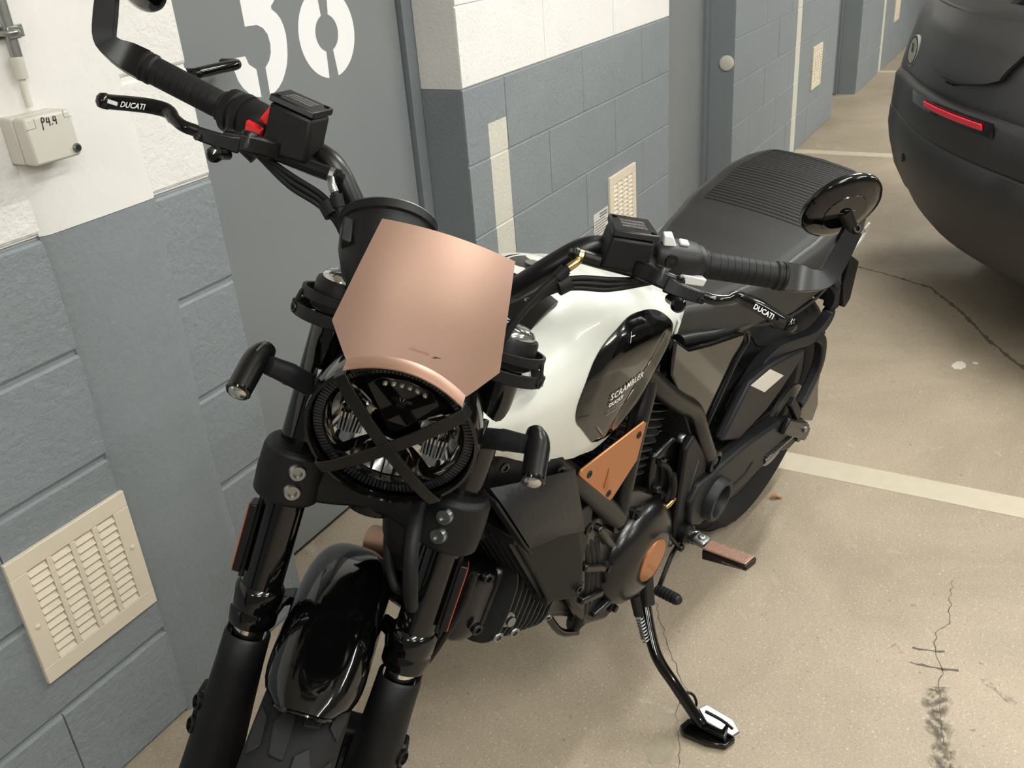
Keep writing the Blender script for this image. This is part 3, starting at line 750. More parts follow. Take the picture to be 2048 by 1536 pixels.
lettering('embossed_print', 'rizoma', lambda u, v: Pl(-.006 + .022*u, 1.0865 + .003*v, .0008), mat('copper_emboss', '#a9745c', .4, .7), fs_)
sc = MB(); sc.bar([Pl(.020, 1.0845, .0006), Pl(.0255, 1.0865, .0006)], .0009, .0004, AF); sc.bar([Pl(.0215, 1.0865, .0006), Pl(.029, 1.0868, .0006)], .0007, .0004, AF)
sc.build('scratch', M['ink'], fs_)
for sg in (-1, 1):
    MB().bar([Pl(.05*sg, 1.12, -.006), S(1.095, .06, .075*sg)], .02, .004, AS).build('plate_bracket', M['satin'], fs_)

# ---- instrument dial behind the plate
IA = Sd(.78, -.58, -.20).normalized(); IC = S(1.165, .068, -.064)
ins = MB().lathe(IC, IA, [(0, -.05), (.03, -.05), (.046, -.03), (.052, -.005), (.053, .022), (.056, .024), (.056, .034), (.053, .036), (.0505, .036)], 48).build('instrument_dial', M['black'], bike)
MB().lathe(IC, IA, [(.0555, .0340), (.0545, .0362), (.0520, .0362), (.0515, .034)], 48, cap=False).build('dial_rim', M['galv'], ins)
MB().lathe(IC, IA, [(.051, .034), (0, .0345)], 40, cap=False).build('dial_glass', M['glass_dark'], ins)
MB().box(IC + IA*.012 + Sd(0, .035, -.040), (.012, .03, .02), (AY, IA, IA.cross(AY).normalized())).build('dial_clip', M['charcoal'], ins, bevel=.002)

# ---- handlebar
def hb(y): 
    K = ((0, 1.130, -.004), (.05, 1.134, -.003), (.085, 1.158, .008), (.120, 1.200, .018), (.150, 1.232, .020), (.178, 1.2425, .012), (.25, 1.250, -.020), (.31, 1.257, -.037), (.41, 1.2735, -.043))
    a = abs(y)
    for (y0, s0, f0), (y1, s1, f1) in zip(K, K[1:]):
        if a <= y1: t = (a-y0)/(y1-y0); return S(s0+(s1-s0)*t, f0+(f1-f0)*t, y)
    return S(1.2735, -.043, y)
ys = [-.405, -.31, -.25, -.178, -.150, -.120, -.085, -.05, 0, .05, .085, .120, .150, .178, .25, .31, .405]
hbar = MB().tube([hb(y) for y in ys], [.0108]*1 + [.0110, .0112, .0130, .0142, .0142, .0142, .0142, .0142, .0142, .0142, .0142, .0142, .0130, .0112, .0110, .0108], 18, 5).build('handlebar', M['satin'], bike)
for sg in (-1, 1):
    MB().box(S(1.118, -.004, .028*sg), (.03, .05, .022), (AF, AS, AY)).build('bar_riser', M['black'], hbar, bevel=.004)
    A = hb(.300*sg); B_ = hb(.402*sg); d = (B_-A).normalized(); L_ = (B_-A).length
    prof = [(.0155, 0), (.0185, .001), (.0185, .005), (.0158, .007)]
    n_ = 9
    for k in range(n_): prof += [(.0164+.0003*(k/n_), .010+k*(L_-.022)/n_), (.0166, .010+(k+.93)*(L_-.022)/n_), (.0162, .010+(k+.97)*(L_-.022)/n_)]
    prof += [(.0165, L_-.011), (.0182, L_-.009), (.0182, L_-.005), (.0170, L_-.004), (.0170, L_-.002), (.0182, L_-.001), (.0182, L_+.002), (.016, L_+.004)]
    grp = MB().lathe(A, d, prof, 28).build('handle_grip', M['rubber'], hbar)
    # bar end mirror : flat arm and round head
    E0 = hb(.404*sg); oy = AY*sg
    P0 = E0; P1 = E0 + d*.020; P2 = S(1.2795, -.040, .441*sg); P3 = S(1.2885, -.039, .4535*sg); P4 = S(1.315, -.040, .4585*sg); P5 = S(1.352, -.040, .4625*sg)
    arm = MB().bar2([P0, P1, P2, P3, P4, P5], .013, [.036, .034, .026, .024, .025, .022], Sd(.30, .95, 0), 4).build('mirror_arm', M['satin'], bike, bevel=.003)
    MB().box(P1.lerp(P2, .25) + Sd(.5, .86, 0)*.0001, (.012, .0036, .0150), (d, d.cross(Sd(.55, .83, 0)).cross(d).normalized(), d.cross(Sd(.55, .83, 0)).normalized())).build('arm_slot', M['white_btn'] if sg < 0 else M['dark_gap'], arm)
    nb = Sd(-.573, .697, .43*sg).normalized(); mc = S(1.3725, -.034, .438*sg)
    hd_ = MB().lathe(mc, nb, [(0, -.008), (.0495, -.008), (.0510, -.006), (.0510, -.002), (.049, .0015), (.040, .0055), (.028, .008), (.0275, .0092), (.0, .0096)], 48).build('mirror_head', M['gloss'], bike)
    MB().lathe(mc - nb*.0082, -nb, [(.0485, 0), (0, .0003)], 40, cap=False).build('mirror_glass', M['chrome'], hd_)
    MB().tube([P5, P5.lerp(mc + nb*.007, .5), mc + nb*.006], [.0085, .008, .009], 14, 2).build('mirror_joint', M['satin'], arm)
    bolt(P5, Sd(.3, .9, .2*sg), .0065, .010, 'satin', arm)
    if sg > 0:
        e1 = (AY - nb*AY.dot(nb)).normalized(); e2 = nb.cross(e1); e2 = e2 if e2.dot(AS) > 0 else -e2
        lettering('maker_print', 'RIZOMA', lambda u, v: mc + nb*.0099 + e1*(-.004+.016*u) + e2*(.004+.0025*v), M['print_dim'], hd_)
        lettering('maker_print', 'MADE IN ITALY', lambda u, v: mc + nb*.0099 + e1*(-.010+.022*u) + e2*(-.001+.0018*v), M['print_dim'], hd_)

# ---- controls on both sides
def ctrl(sg):
    nm = 'brake' if sg < 0 else 'clutch'
    def P(s, f, y): return S(s, f, y*sg)
    # master cylinder with reservoir
    c = [P(1.222, .016, .164), P(1.219, .054, .170), P(1.229, .054, .224), P(1.229, .016, .218), P(1.272, .016, .166), P(1.258, .060, .172), P(1.266, .060, .222), P(1.279, .016, .211)] if sg > 0 else [P(1.250, .016, .168), P(1.227, .054, .176), P(1.226, .054, .227), P(1.238, .016, .218), P(1.286, .016, .170), P(1.276, .060, .180), P(1.281, .060, .229), P(1.291, .016, .221)]
    rsv = MB().hexa(c).build('fluid_reservoir', M['black'], bike, bevel=.004)
    c2 = [V(p) for p in c[4:]]; cm = sum(c2, V())/4
    lid = [cm + (p-cm)*1.04 for p in c2]
    ld = MB().hexa([p + AS*.0006 for p in lid] + [p + AS*.0085 for p in lid]).build('reservoir_lid', M['satin'], rsv, bevel=.0015)
    for p in (lid[0].lerp(lid[2], .12), lid[0].lerp(lid[2], .88)): bolt(p + AS*.0085, AS, .0032, .0012, 'satin', ld)
    def lm_(r0, r1):
        return lambda u, v: lid[0].lerp(lid[3], .22+.56*u).lerp(lid[1].lerp(lid[2], .22+.56*u), r0+(r1-r0)*v) + AS*.0092
    for k, tx in enumerate(('WARNING CLEAN FILLER CAP', 'BEFORE REMOVING USE ONLY', 'DOT 4 FLUID FROM SEALED')):
        lettering('lid_print', tx, lm_(.62-.17*k, .74-.17*k) if sg > 0 else (lambda u, v, k=k: lm_(.40+.17*k, .28+.17*k)(1-u, v)), M['print_dim'], ld)
    body = MB().tube([P(1.226, .050, .138), P(1.226, .044, .165), P(1.229, .034, .225)], .0085, 16, 2)
    body.tube([P(1.229, .040, .222), P(1.234, .015, .228), P(1.243, -.01, .230)], .012, 14, 3)
    mb = body.build('master_cylinder', M['satin'], bike)
    # perch with pivot ring
    pr = MB().bar([P(1.232, .052, .212), P(1.232, .075, .232), P(1.229, .076, .262)], .020, .016, AS, 2).build('lever_perch', M['satin'], mb, bevel=.003)
    MB().lathe(P(1.2385, .073, .2365), AS, [(.0045, 0), (.0045, .006), (.0085, .006), (.0105, .003), (.0105, -.012)], 22, cap=False).build('perch_ring', M['satin'], pr)
    # folding lever with end ball
    lv = MB(); lv.bar([P(1.2275, .080, .243), P(1.226, .086, .262), P(1.2265, .089, .288)], [.018, .014], .011, AS, 2)
    L0 = lv.build('lever_base', M['satin'], bike, bevel=.002)
    bolt(P(1.238, .082, .256), AS, .005, .003, 'satin', L0); bolt(P(1.2235, .096, .283), AF, .004, .003, 'satin', L0)
    MB().tube([P(1.214, .083, .252), P(1.213, .105, .257)], .0055, 14, 1).build('adjuster_knob', M['gloss'], L0)
    MB().lathe(P(1.2125, .107, .2575), AF, [(.004, -.004), (.0085, 0), (.0085, .006), (.006, .009), (0, .0095)], 16).build('adjuster_head', M['gloss'], L0)
    top = [P(1.2285, .090, .286), P(1.229, .092, .300), P(1.2325, .086, .313), P(1.238, .077, .3255), P(1.237, .075, .345), P(1.2325, .071, .368), P(1.2285, .068, .386), P(1.2265, .066, .396)]
    rings = catmull(top, 4); lvb = MB(); R_ = []
    for i, p in enumerate(rings):
        t = (rings[min(i+1, len(rings)-1)] - rings[max(i-1, 0)]).normalized(); a = (AS - t*AS.dot(t)).normalized(); b2 = t.cross(a)
        k = i/(len(rings)-1); hh = .0065 + .0015*(k > .3); ww = .0058
        R_.append([p + a*hh*cos(q)*(1 if abs(cos(q)) > .3 else .9) + b2*ww*sin(q) for q in [2*pi*j/14 for j in range(14)]])
    lvb.loft(R_); blade = lvb.build('lever_blade', M['gloss'], bike)
    MB().lathe(top[-1], AS, [(0, -.009), (.006, -.0075), (.0088, -.003), (.0088, .003), (.006, .0075), (0, .009)], 18).build('lever_tip', M['gloss'], blade)
    MB().box(P(1.2285, .0765, .383), (.010, .004, .0025), (AY, AS, AF)).build('lever_slot', M['white_btn'] if sg < 0 else M['dark_gap'], blade)
    def lt(u, v):
        k = u if sg > 0 else u
        a = P(1.2365, .080, .345).lerp(P(1.2310, .076, .372), u) if sg > 0 else P(1.2310, .076, .374).lerp(P(1.2365, .080, .347), u)
        return a + AS*(-.0045 + .0062*v) + AF*.0022
    lettering('lever_print', 'DUCATI', lt, M['print'], blade, bold=.02, shear=.15)
    # fluid line union and hose
    un = MB().lathe(P(1.226, .0505, .141), -AY*sg, [(.0075, -.004), (.0075, .004), (.0055, .005), (.0055, .009)], 6).build('banjo_bolt', M['satin'], mb)
    MB().lathe(P(1.2255, .051, .1465), -AY*sg, [(.0055, -.004), (.0085, -.002), (.0085, .003), (.006, .0045)], 18).build('banjo_ring', M['steel'] if sg < 0 else M['brass'], mb)
    MB().tube([P(1.223, .054, .1455), P(1.2175, .061, .142), P(1.210, .063, .136)], [.0052, .0046, .0048], 12, 3).build('banjo_neck', M['steel'] if sg < 0 else M['brass'], mb)
    return P
PR = ctrl(-1); PL = ctrl(1)
def hose(pts_, r=.0042, name='hose', m='rubber', n=10): return MB().tube(pts_, r, n, 7).build(name, M[m], bike)
for sg in (-1, 1):
    hose([S(1.212, .063, .1375*sg), S(1.197, .064, .128*sg), S(1.170, .066, .112*sg), S(1.13, .068, .095*sg), S(1.07, .06, .078*sg), S(.99, .045, .062*sg)], .0045, 'brake_hose' if sg < 0 else 'clutch_hose')
    MB().tube([S(1.208, .063, .134*sg), S(1.196, .0635, .1275*sg)], .0072, 12, 1).build('hose_sleeve', M['rubber'], bike)
    for k in range(3):
        o_ = .006*(k-1)
        hose([S(1.222+o_*.3, .030, .236*sg), S(1.205+o_, .044, .19*sg), S(1.195+o_, .052, .150*sg), S(1.178+o_, .060+o_, .122*sg), S(1.13, .058+o_, .098*sg), S(1.06, .05+o_, .083*sg)], .0031, 'switch_cable')
    MB().tube([S(1.1955, .053, .142*sg), S(1.1855, .057, .131*sg)], .0118, 14, 1).build('cable_tie', M['rubber'], bike)

# ---- left switch cluster
def drum(A_, B_, prof, n=24): return MB().lathe(A_, (B_-A_).normalized(), prof, n)
def switch(sg):
    A = hb(.232*sg); B_ = hb(.296*sg); d = (B_-A).normalized(); L_ = (B_-A).length
    up = Sd(.86, .5, 0); up = (up - d*up.dot(d)).normalized(); fr = d.cross(up)*1; fr = fr if fr.dot(AF) > 0 else -fr
    c = MB(); rings = []
    for t, w, h, o_ in ((0, .016, .018, 0), (.06, .020, .023, -.002), (.35, .024, .027, -.004), (.75, .0245, .0275, -.004), (.86, .022, .025, -.002), (.9, .0205, .021, 0), (1.0, .0205, .021, 0)):
        p = A.lerp(B_, t)
        rings.append([p + up*(o_ + h*(abs(cos(q))**.7)*(1 if cos(q) > 0 else -1)) + fr*w*(abs(sin(q))**.7)*(1 if sin(q) > 0 else -1) for q in [2*pi*k/24 for k in range(24)]])
    c.loft(rings)
    sw = c.build('switch_housing', M['charcoal'] if sg > 0 else M['black'], bike, bevel=.001, ang=45)
    return sw, A, B_, d, up, fr
sw, A, B_, d, up, fr = switch(1)
m_ = lambda t, u, w: A.lerp(B_, t) + up*u + fr*w
MB().lathe(m_(.26, .010, .019), fr*1.0 + up*.35, [(.0085, 0), (.0085, .004), (.0055, .004), (.0055, .001), (0, .001)], 20).build('switch_bolt', M['satin'], sw)
MB().loft([[m_(.52, -.004, .022), m_(1.0, -.002, .019), m_(1.0, -.013, .018), m_(.50, -.016, .021)], [m_(.55, .002, .030), m_(1.02, .001, .031), m_(1.02, -.010, .032), m_(.55, -.012, .031)]]).build('indicator_switch', M['white_btn'], sw, bevel=.002)
MB().loft([[m_(.10, .020, -.004), m_(.38, .021, -.006), m_(.38, .020, .006), m_(.10, .019, .006)], [m_(.05, .033, -.006), m_(.22, .034, -.008), m_(.22, .033, .002), m_(.05, .032, .002)]]).build('beam_switch', M['white_btn'], sw, bevel=.0015)
MB().box(m_(.52, .0235, -.003), (.012, .010, .006), (d, fr, up)).build('mode_button', M['white_btn'], sw, bevel=.0015)
hi = MB()
for k in range(3): hi.bar([m_(.74, .0165+.0016*k, .0175-.0022*k), m_(.82, .0165+.0016*k, .0178-.0022*k)], .0008, .0006, up)
hi.tube([m_(.74, .016, .0182), m_(.68, .0175, .0175), m_(.68, .0195, .0155), m_(.74, .021, .0135)], .0005, 5, 3)
hi.build('beam_symbol', M['print'], sw)
# right switch cluster with red stop switch
sw, A, B_, d, up, fr = switch(-1)
MB().lathe(A.lerp(B_, .55), d, [(.020, 0), (.0265, .002), (.0275, .008), (.0265, .012), (.0235, .013), (.0235, .016), (.0262, .018), (.0262, .027), (.022, .030)], 28).build('throttle_drum', M['black'], sw)
MB().tube([m2 for m2 in (A.lerp(B_, .62) - up*.010 + fr*.018, A.lerp(B_, .5) - up*.022 + fr*.020, A.lerp(B_, .2) - up*.034 + fr*.018)], .0075, 12, 3).build('throttle_cable_guide', M['black'], sw)
k_ = lambda t, u, w: A.lerp(B_, t) + up*u + fr*w
MB().loft([[k_(.02, .012, .019), k_(.34, .014, .018), k_(.34, .003, .023), k_(.02, .001, .024)], [k_(-.02, .013, .029), k_(.32, .015, .026), k_(.30, .001, .031), k_(.02, -.001, .033)]]).build('stop_switch', M['red'], sw, bevel=.001)
MB().loft([[k_(-.04, .022, .006), k_(.16, .022, .006), k_(.16, .016, .018), k_(-.04, .016, .018)], [k_(-.16, .034, .006), k_(.06, .034, .006), k_(.08, .024, .021), k_(-.06, .021, .024)]]).build('stop_switch', M['red'], sw, bevel=.001)

# ---- turn indicators
for sg in (-1, 1):
    y = lambda v: v*sg
    R0 = S(.992, .075, y(.094)); R1 = S(1.008, .105, y(.128)); R2 = S(1.014, .118, y(.147)); 
    st = MB().tube([R0, R1], .0125, 18, 1); st.tube([R0, R0.lerp(R1, .25)], .0138, 18, 1)
    ind = st.build('turn_indicator', M['charcoal'], bike)
    MB().tube([R0.lerp(R1, .9), R1, R2], [.0132, .0125, .011], 18, 2).build('indicator_collar', M['charcoal'], ind)
    H0 = S(1.026, .092, y(.156)); H1 = S(1.012, .112, y(.163)); H2 = S(.985, .143, y(.1655)); ax_ = (H2-H1).normalized()
    bd = MB().tube([H0, H0.lerp(H1, .4), H1, H2], [.0095, .0135, .0145, .0138], 22, 4).build('indicator_body', M['satin'], ind)
    MB().lathe(H2, ax_, [(.0138, -.001), (.0142, .002), (.0128, .004), (.0110, .004)], 24, cap=False).build('indicator_rim', M['gloss'], bd)
    MB().lathe(H2, ax_, [(.0115, .002), (.0092, .0055), (.005, .0075), (0, .008)], 20, cap=False).build('indicator_lens', M['lens'], ind)
    lettering('maker_print', 'RIZOMA', lambda u, v: H0.lerp(H1, .2+.8*u) + (HU*.0148 + AY*(.001-.0025*v)*1.0), M['print_dim'], bd)

# ---- fuel tank
def ip(x, T):
    if x <= T[0][0]: return T[0][1]
    for (a, va), (b_, vb) in zip(T, T[1:]):
        if x <= b_: t = (x-a)/(b_-a); t = t*t*(3-2*t)*.4 + t*.6; return va + (vb-va)*t
    return T[-1][1]
TW = ((.58, .085), (.64, .108), (.70, .122), (.80, .136), (.90, .145), (1.0, .147), (1.06, .142), (1.11, .130), (1.16, .116), (1.20, .104))
TT = ((.58, .868), (.64, .893), (.70, .922), (.80, .972), (.88, 1.000), (.96, 1.006), (1.03, .985), (1.10, .965), (1.16, .945), (1.20, .925))
TS = ((.58, .845), (.70, .870), (.85, .885), (1.0, .890), (1.10, .900), (1.20, .912))
TB = ((.58, .838), (.65, .834), (.70, .806), (.75, .778), (.80, .760), (.86, .750), (.90, .753), (.95, .768), (1.0, .789), (1.06, .822), (1.12, .858), (1.17, .893), (1.20, .908))
def Yt(x, z):
    w, t, s, b_ = ip(x, TW), ip(x, TT), ip(x, TS), ip(x, TB)
    if z >= s: q = min(1, (z-s)/max(1e-4, t-s)); return w*(max(0, 1-q**2.1))**.5
    q = (s-z)/max(1e-4, s-b_+.02); return w - .018*q**2
tank = None
for sg in (1, -1):
    rows = []
    for i in range(49):
        x = .58 + (1.2-.58)*i/48; t, s, b_ = ip(x, TT), ip(x, TS), ip(x, TB)
        row = []
        amax = pi/2 if x < 1.0 else pi/2 - min(1, (x-1.0)/.06)*radians(38) - max(0, (x-1.06)/.14)*radians(22)
        for k in range(19):
            a = amax*(1-k/18); q = sin(a)
            z = s + (t-s)*q; w = ip(x, TW); row.append(V((x, sg*max(.0, w*(max(0, 1-q**2.1))**.5), z)))
        for k in range(1, 11):
            z = s + (b_-s)*k/10; row.append(V((x, sg*Yt(x, z), z)))
        rows.append(row if sg > 0 else list(reversed(row)))
    o = MB().sheet(rows, .005).build('tank_shell', M['tank'], bike, ang=70)
    if sg > 0: o['label'] = 'white fuel tank half with black side panel'
    # gloss black side panel, following the tank surface
    out = [(.918, .778), (.955, .820), (.982, .852), (.985, .880), (.970, .905), (.945, .926), (.905, .938), (.85, .940), (.80, .932), (.755, .917), (.715, .896), (.692, .866), (.697, .836), (.720, .808), (.755, .785), (.800, .765), (.845, .755), (.885, .762)]
    out = [(p.x, p.y) for p in catmull([(a, b_, 0) for a, b_ in out] + [(out[0][0], out[0][1], 0)], 4)][:-1]
    cx, cz = .84, .853
    rows = []
    for x, z in out:
        row = []
        for k in range(9):
            q = 1 - k/8*.985
            xx, zz = cx + (x-cx)*q, cz + (z-cz)*q
            edge = 1-q
            bulge = .0065*min(1, edge/.10)
            # sweeping scallop pressed into the lower rear of the panel
            sc_ = ((xx-.80)*(-.55) + (zz-.825)*(-.83)); al = ((xx-.80)*.83 + (zz-.825)*(-.55))
            groove = -.009*math.exp(-(sc_/.013)**2)*math.exp(-(al/.085)**4)
            row.append(V((xx, sg*(Yt(xx, zz) + .001 + bulge + groove), zz)))
        rows.append(row)
    rows.append([p.copy() for p in rows[0]])
    pn = MB().sheet(rows if sg < 0 else [list(reversed(r)) for r in rows], .002).build('tank_panel', M['gloss'], o, ang=60)
    if sg > 0:
        def tp(x, z): return V((x, Yt(x, z) + .0092, z))
        lettering('panel_print', 'SCRAMBLER', lambda u, v: tp(.912 - .102*u, .8530 - .0120*u + .0110*v), M['print'], pn, bold=.012, space=1.12)
        lettering('panel_print', 'DUCATI', lambda u, v: tp(.912 - .042*u + .003*v, .8420 - .006*u + .0075*v), M['print'], pn, bold=.03, shear=.3)
        lettering('panel_print', '10° ANNIVERSARIO', lambda u, v: tp(.914 - .056*u, .8345 - .006*u + .0032*v), M['print_dim'], pn)
        lettering('panel_print', 'RIZOMA EDITION', lambda u, v: tp(.914 - .050*u, .8280 - .006*u + .0030*v), M['print_dim'], pn)
        em = MB()
        for a, b_ in (((.852, .930), (.863, .920)), ((.858, .926), (.846, .923))): em.bar([tp(*a), tp((a[0]+b_[0])/2, (a[1]+b_[1])/2), tp(*b_)], .0016, .0006, (0, 0, 1))
        em.build('panel_emblem', M['print'], pn)
        st_ = MB(); st_.bar([V((x, Yt(x, z)+.004, z)) for x, z in ((.678, .905), (.668, .885), (.664, .862), (.668, .842))], .008, .003, (1, 0, 0)); st_.build('tank_edge_strip', M['tank'], o, bevel=.001)
# tank top: filler cap and black cover by the steering head
cp_ = V((.905, 0, .990)); cz_ = V((-.10, 0, 1)).normalized()
cap = MB().lathe(cp_ + cz_*.001, cz_, [(.052, -.006), (.052, .004), (.047, .007), (.045, .005), (.040, .005), (.036, .009), (.012, .011), (0, .011)], 44).build('filler_cap', M['satin'], bike)
MB().lathe(cp_ + cz_*.0125, cz_, [(.010, -.001), (.010, .002), (.0, .002)], 16).build('cap_lock', M['steel'], cap)
lettering('cap_print', 'UNLEADED', lambda u, v: cp_ + cz_*.0112 + V((.024 + .006*v, .018 - .036*u, 0)), M['print_dim'], cap)
rows = []
for i in range(13):
    x = .955 + .16*i/12
    rows.append([V((x, y, ip(x, TT) - .012 + .016*(1-(y/.085)**2) - .25*max(0, x-1.0) - .4*max(0, x-1.06))) for y in [-.082 + .164*k/12 for k in range(13)]])
tc = MB().sheet(rows, .02).build('tank_top_cover', M['gloss'], bike, ang=60)
for x, y in ((.985, .055), (.985, -.055), (1.06, .06), (1.06, -.06)): bolt((x, y, ip(x, TT) - .003 - .25*max(0, x-1.0)), (0, 0, 1), .005, .003, 'steel', tc)
nose = MB(); nose.box((1.07, 0, .88), (.12, .15, .14)); nose.build('steering_cowl', M['satin'], bike, bevel=.02)

# ---- seat
ST = ((-.185, .868), (-.16, .892), (-.10, .906), (0, .897), (.10, .874), (.20, .849), (.30, .832), (.40, .824), (.50, .828), (.58, .845), (.64, .862))
SWD = ((-.185, .045), (-.165, .085), (-.12, .118), (-.05, .140), (.05, .152), (.15, .154), (.25, .142), (.35, .121), (.45, .101), (.55, .086), (.64, .074))
def seat_rows(x0, x1, n, f):
    return [f(x0 + (x1-x0)*i/n) for i in range(n+1)]
def side_ring(x):
    t, w = ip(x, ST), ip(x, SWD); r = []
    dp = .085 if x < .3 else .075
    for k in range(33):
        u = -1 + k/16
        a = u*pi/2
        if abs(u) < .62: y = w*.90*u/.62; z = t - .006*(u/.62)**2
        else: q = (abs(u)-.62)/.38; y = (w*.90 + (w*.17+.006)*sin(q*pi/2)*1.0)*(1 if u > 0 else -1); z = t - .006 - dp*(1-cos(q*pi/2))
        r.append(V((x, y, z)))
    return r
rows = seat_rows(-.185, .64, 46, side_ring)
endc = [V((-.205 if abs(k-16) < 15 else -.19, p.y*.62, p.z - .03 - .01)) for k, p in enumerate(rows[0])]
seat_ = MB().sheet([endc] + rows, .012).build('seat', M['seat_side'], bike, ang=70)
def top_rows(x):
    t, w = ip(x, ST), ip(x, SWD)*.905
    e = 1.0
    if x < -.10: e = sqrt(max(0.02, 1-((-.10-x)/.062)**2))
    return [V((x, w*e*u, t + .0035 - .006*u*u - (.004 if abs(u) > .97 else 0))) for u in [-1 + k/12 for k in range(25)]]
MB().sheet(seat_rows(-.158, .63, 44, top_rows), .006).build('seat_cover', M['seat'], seat_, ang=60)
rb = MB()
for k in range(30):
    x = -.130 + .0098*k
    r_ = top_rows(x); rb.tube([p + V((0, 0, -.0010)) for p in r_[2:23]], .0026, 6, 1)
rb.build('seat_ribs', M['seat'], seat_)
for sg in (1, -1):
    rows = []
    for i in range(25):
        x = -.17 + .80*i/24; t, w = ip(x, ST), ip(x, SWD); dp = .085 if x < .3 else .075
        z0 = t - .006 - dp + .004; y0 = w*1.07 + .004
        lo = ip(x, ((-.17, .845), (0, .79), (.15, .74), (.27, .724), (.4, .752), (.5, .776), (.64, .815)))
        rows.append([V((x, sg*y0, z0)), V((x, sg*(y0+.002), (z0+lo)/2)), V((x, sg*(y0-.010), lo))])
    MB().sheet(rows if sg > 0 else [list(reversed(r)) for r in rows], .004).build('seat_skirt', M['satin'], bike, ang=60)
    MB().tube([V((x, sg*(ip(x, SWD)*1.07+.003), ip(x, ((-.17, .845), (0, .79), (.15, .74), (.27, .724), (.4, .752), (.5, .776), (.64, .815))) - .002)) for x in (-.1, 0, .1, .2, .3, .4, .5, .56)], .0032, 10, 3).build('skirt_edge', M['charcoal'], bike)
    # glossy side panel under the seat
    sp = [(.690, .130, .845), (.640, .132, .808), (.560, .134, .785), (.425, .134, .750), (.402, .130, .722), (.418, .125, .690), (.455, .120, .610), (.480, .118, .560), (.500, .120, .600), (.560, .125, .655), (.635, .128, .715), (.680, .128, .775)]
    MB().prism([(x, sg*y, z) for x, y, z in sp], (0, -sg*.012, 0)).build('side_panel', M['gloss'], bike, bevel=.004)
    MB().bar([(.42, sg*.137, .752), (.400, sg*.134, .722), (.420, sg*.129, .685), (.458, sg*.124, .608), (.482, sg*.121, .555)], .006, .004, (1, 0, 0), 3).build('panel_edge', M['charcoal'], bike)
# under-seat box and tail
MB().hexa([(.10, -.085, .66), (.50, -.085, .60), (.50, .085, .60), (.10, .085, .66), (-.10, -.09, .83), (.55, -.085, .80), (.55, .085, .80), (-.10, .09, .83)]).build('under_seat_box', M['black'], bike, bevel=.02)
tl = MB(); tl.loft([[V((x, y, z)) for y, z in ((-w, zb), (-w, zt), (w, zt), (w, zb))] for x, w, zb, zt in ((-.05, .10, .80, .82), (-.17, .085, .83, .855), (-.225, .06, .845, .860))]); tl.build('tail_light', M['gloss'], bike, bevel=.008)
wt = MB(); wt.bar([(-.06, .158, .818), (-.10, .150, .795), (-.085, .146, .770), (-.055, .142, .752)], .016, .004, (1, 0, 0), 2); wt.build('tail_side_strip', M['tank'], bike, bevel=.001)

# ---- frame tubes
for sg in (1, -1):
    y = lambda v: v*sg
    ft1 = MB().tube([(1.10, y(.045), .90), (1.03, y(.095), .82), (.948, y(.122), .732), (.86, y(.126), .632), (.792, y(.128), .552)], .0185, 18, 4).build('frame_tube', M['satin'], bike)
    MB().tube([(.790, y(.128), .548), (.762, y(.122), .70), (.735, y(.115), .765), (.71, y(.10), .83)], .0165, 18, 4).build('frame_tube', M['satin'], bike)
    MB().tube([(.75, y(.105), .815), (.690, y(.118), .752), (.63, y(.124), .700), (.569, y(.127), .652), (.528, y(.132), .585), (.470, y(.136), .495)], .0180, 18, 4).build('frame_tube', M['satin'], bike)
    MB().tube([(.62, y(.10), .80), (.40, y(.11), .745), (.15, y(.11), .775), (-.05, y(.10), .81)], .013, 14, 4).build('subframe_tube', M['satin'], bike)
    MB().lathe((.788, y(.125), .546), (0, sg, 0), [(.022, -.02), (.022, .012), (.016, .014), (.016, .008), (0, .008)], 24).build('frame_boss', M['satin'], ft1)
    MB().lathe((.470, y(.130), .495), (0, sg, 0), [(.022, -.02), (.022, .022), (.015, .024), (.015, .016), (0, .016)], 24).build('frame_boss', M['satin'], bike)
# copper cover plate on the frame triangle
tri = [(.951, .741), (.946, .748), (.778, .744), (.770, .738), (.781, .672), (.843, .632), (.853, .634)]
def Ytri(x, z): return .142
pt = MB().prism([(x, .139, z) for x, z in tri], (0, .004, 0)).build('frame_cover_plate', M['copper_deep'], bike, bevel=.0012, label='flat copper plate with three bolts')
for x, z in ((.923, .727), (.789, .725), (.858, .652)): bolt((x, .1425, z), (0, 1, 0), .0062, .002, 'satin', pt)
MB().add([(.868, .1435, .708), (.876, .1435, .672), (.861, .1435, .663), (.872, .1475, .672)], [(0, 1, 3), (0, 3, 2), (1, 2, 3)]).build('plate_crease', M['copper_deep'], pt, smooth=False)

# ---- engine
en = MB().prism([(.97, 0, .44), (.93, 0, .405), (.88, 0, .365), (.82, 0, .315), (.70, 0, .245), (.56, 0, .29), (.50, 0, .40), (.52, 0, .52), (.60, 0, .60), (.74, 0, .60), (.86, 0, .56), (.97, 0, .50)], (0, .20, 0))
en.v = [(x, y-.10, z) for x, y, z in en.v]
crank = en.build('crankcase', M['engine'], bike, bevel=.015)
sd = MB().prism([(.865, .098, .590), (.890, .098, .520), (.885, .098, .420), (.835, .098, .330), (.76, .098, .285), (.665, .098, .305), (.615, .098, .380), (.615, .098, .455), (.66, .098, .525), (.73, .098, .575)], (0, .026, 0)).build('alternator_cover', M['engine'], bike, bevel=.008)
MB().lathe((.693, .118, .408), (0, 1, 0), [(.108, -.005), (.106, .010), (.098, .022), (.080, .034), (.060, .041), (.050, .042), (.0, .042)], 56).build('cover_drum', M['engine'], sd, bevel=.001)
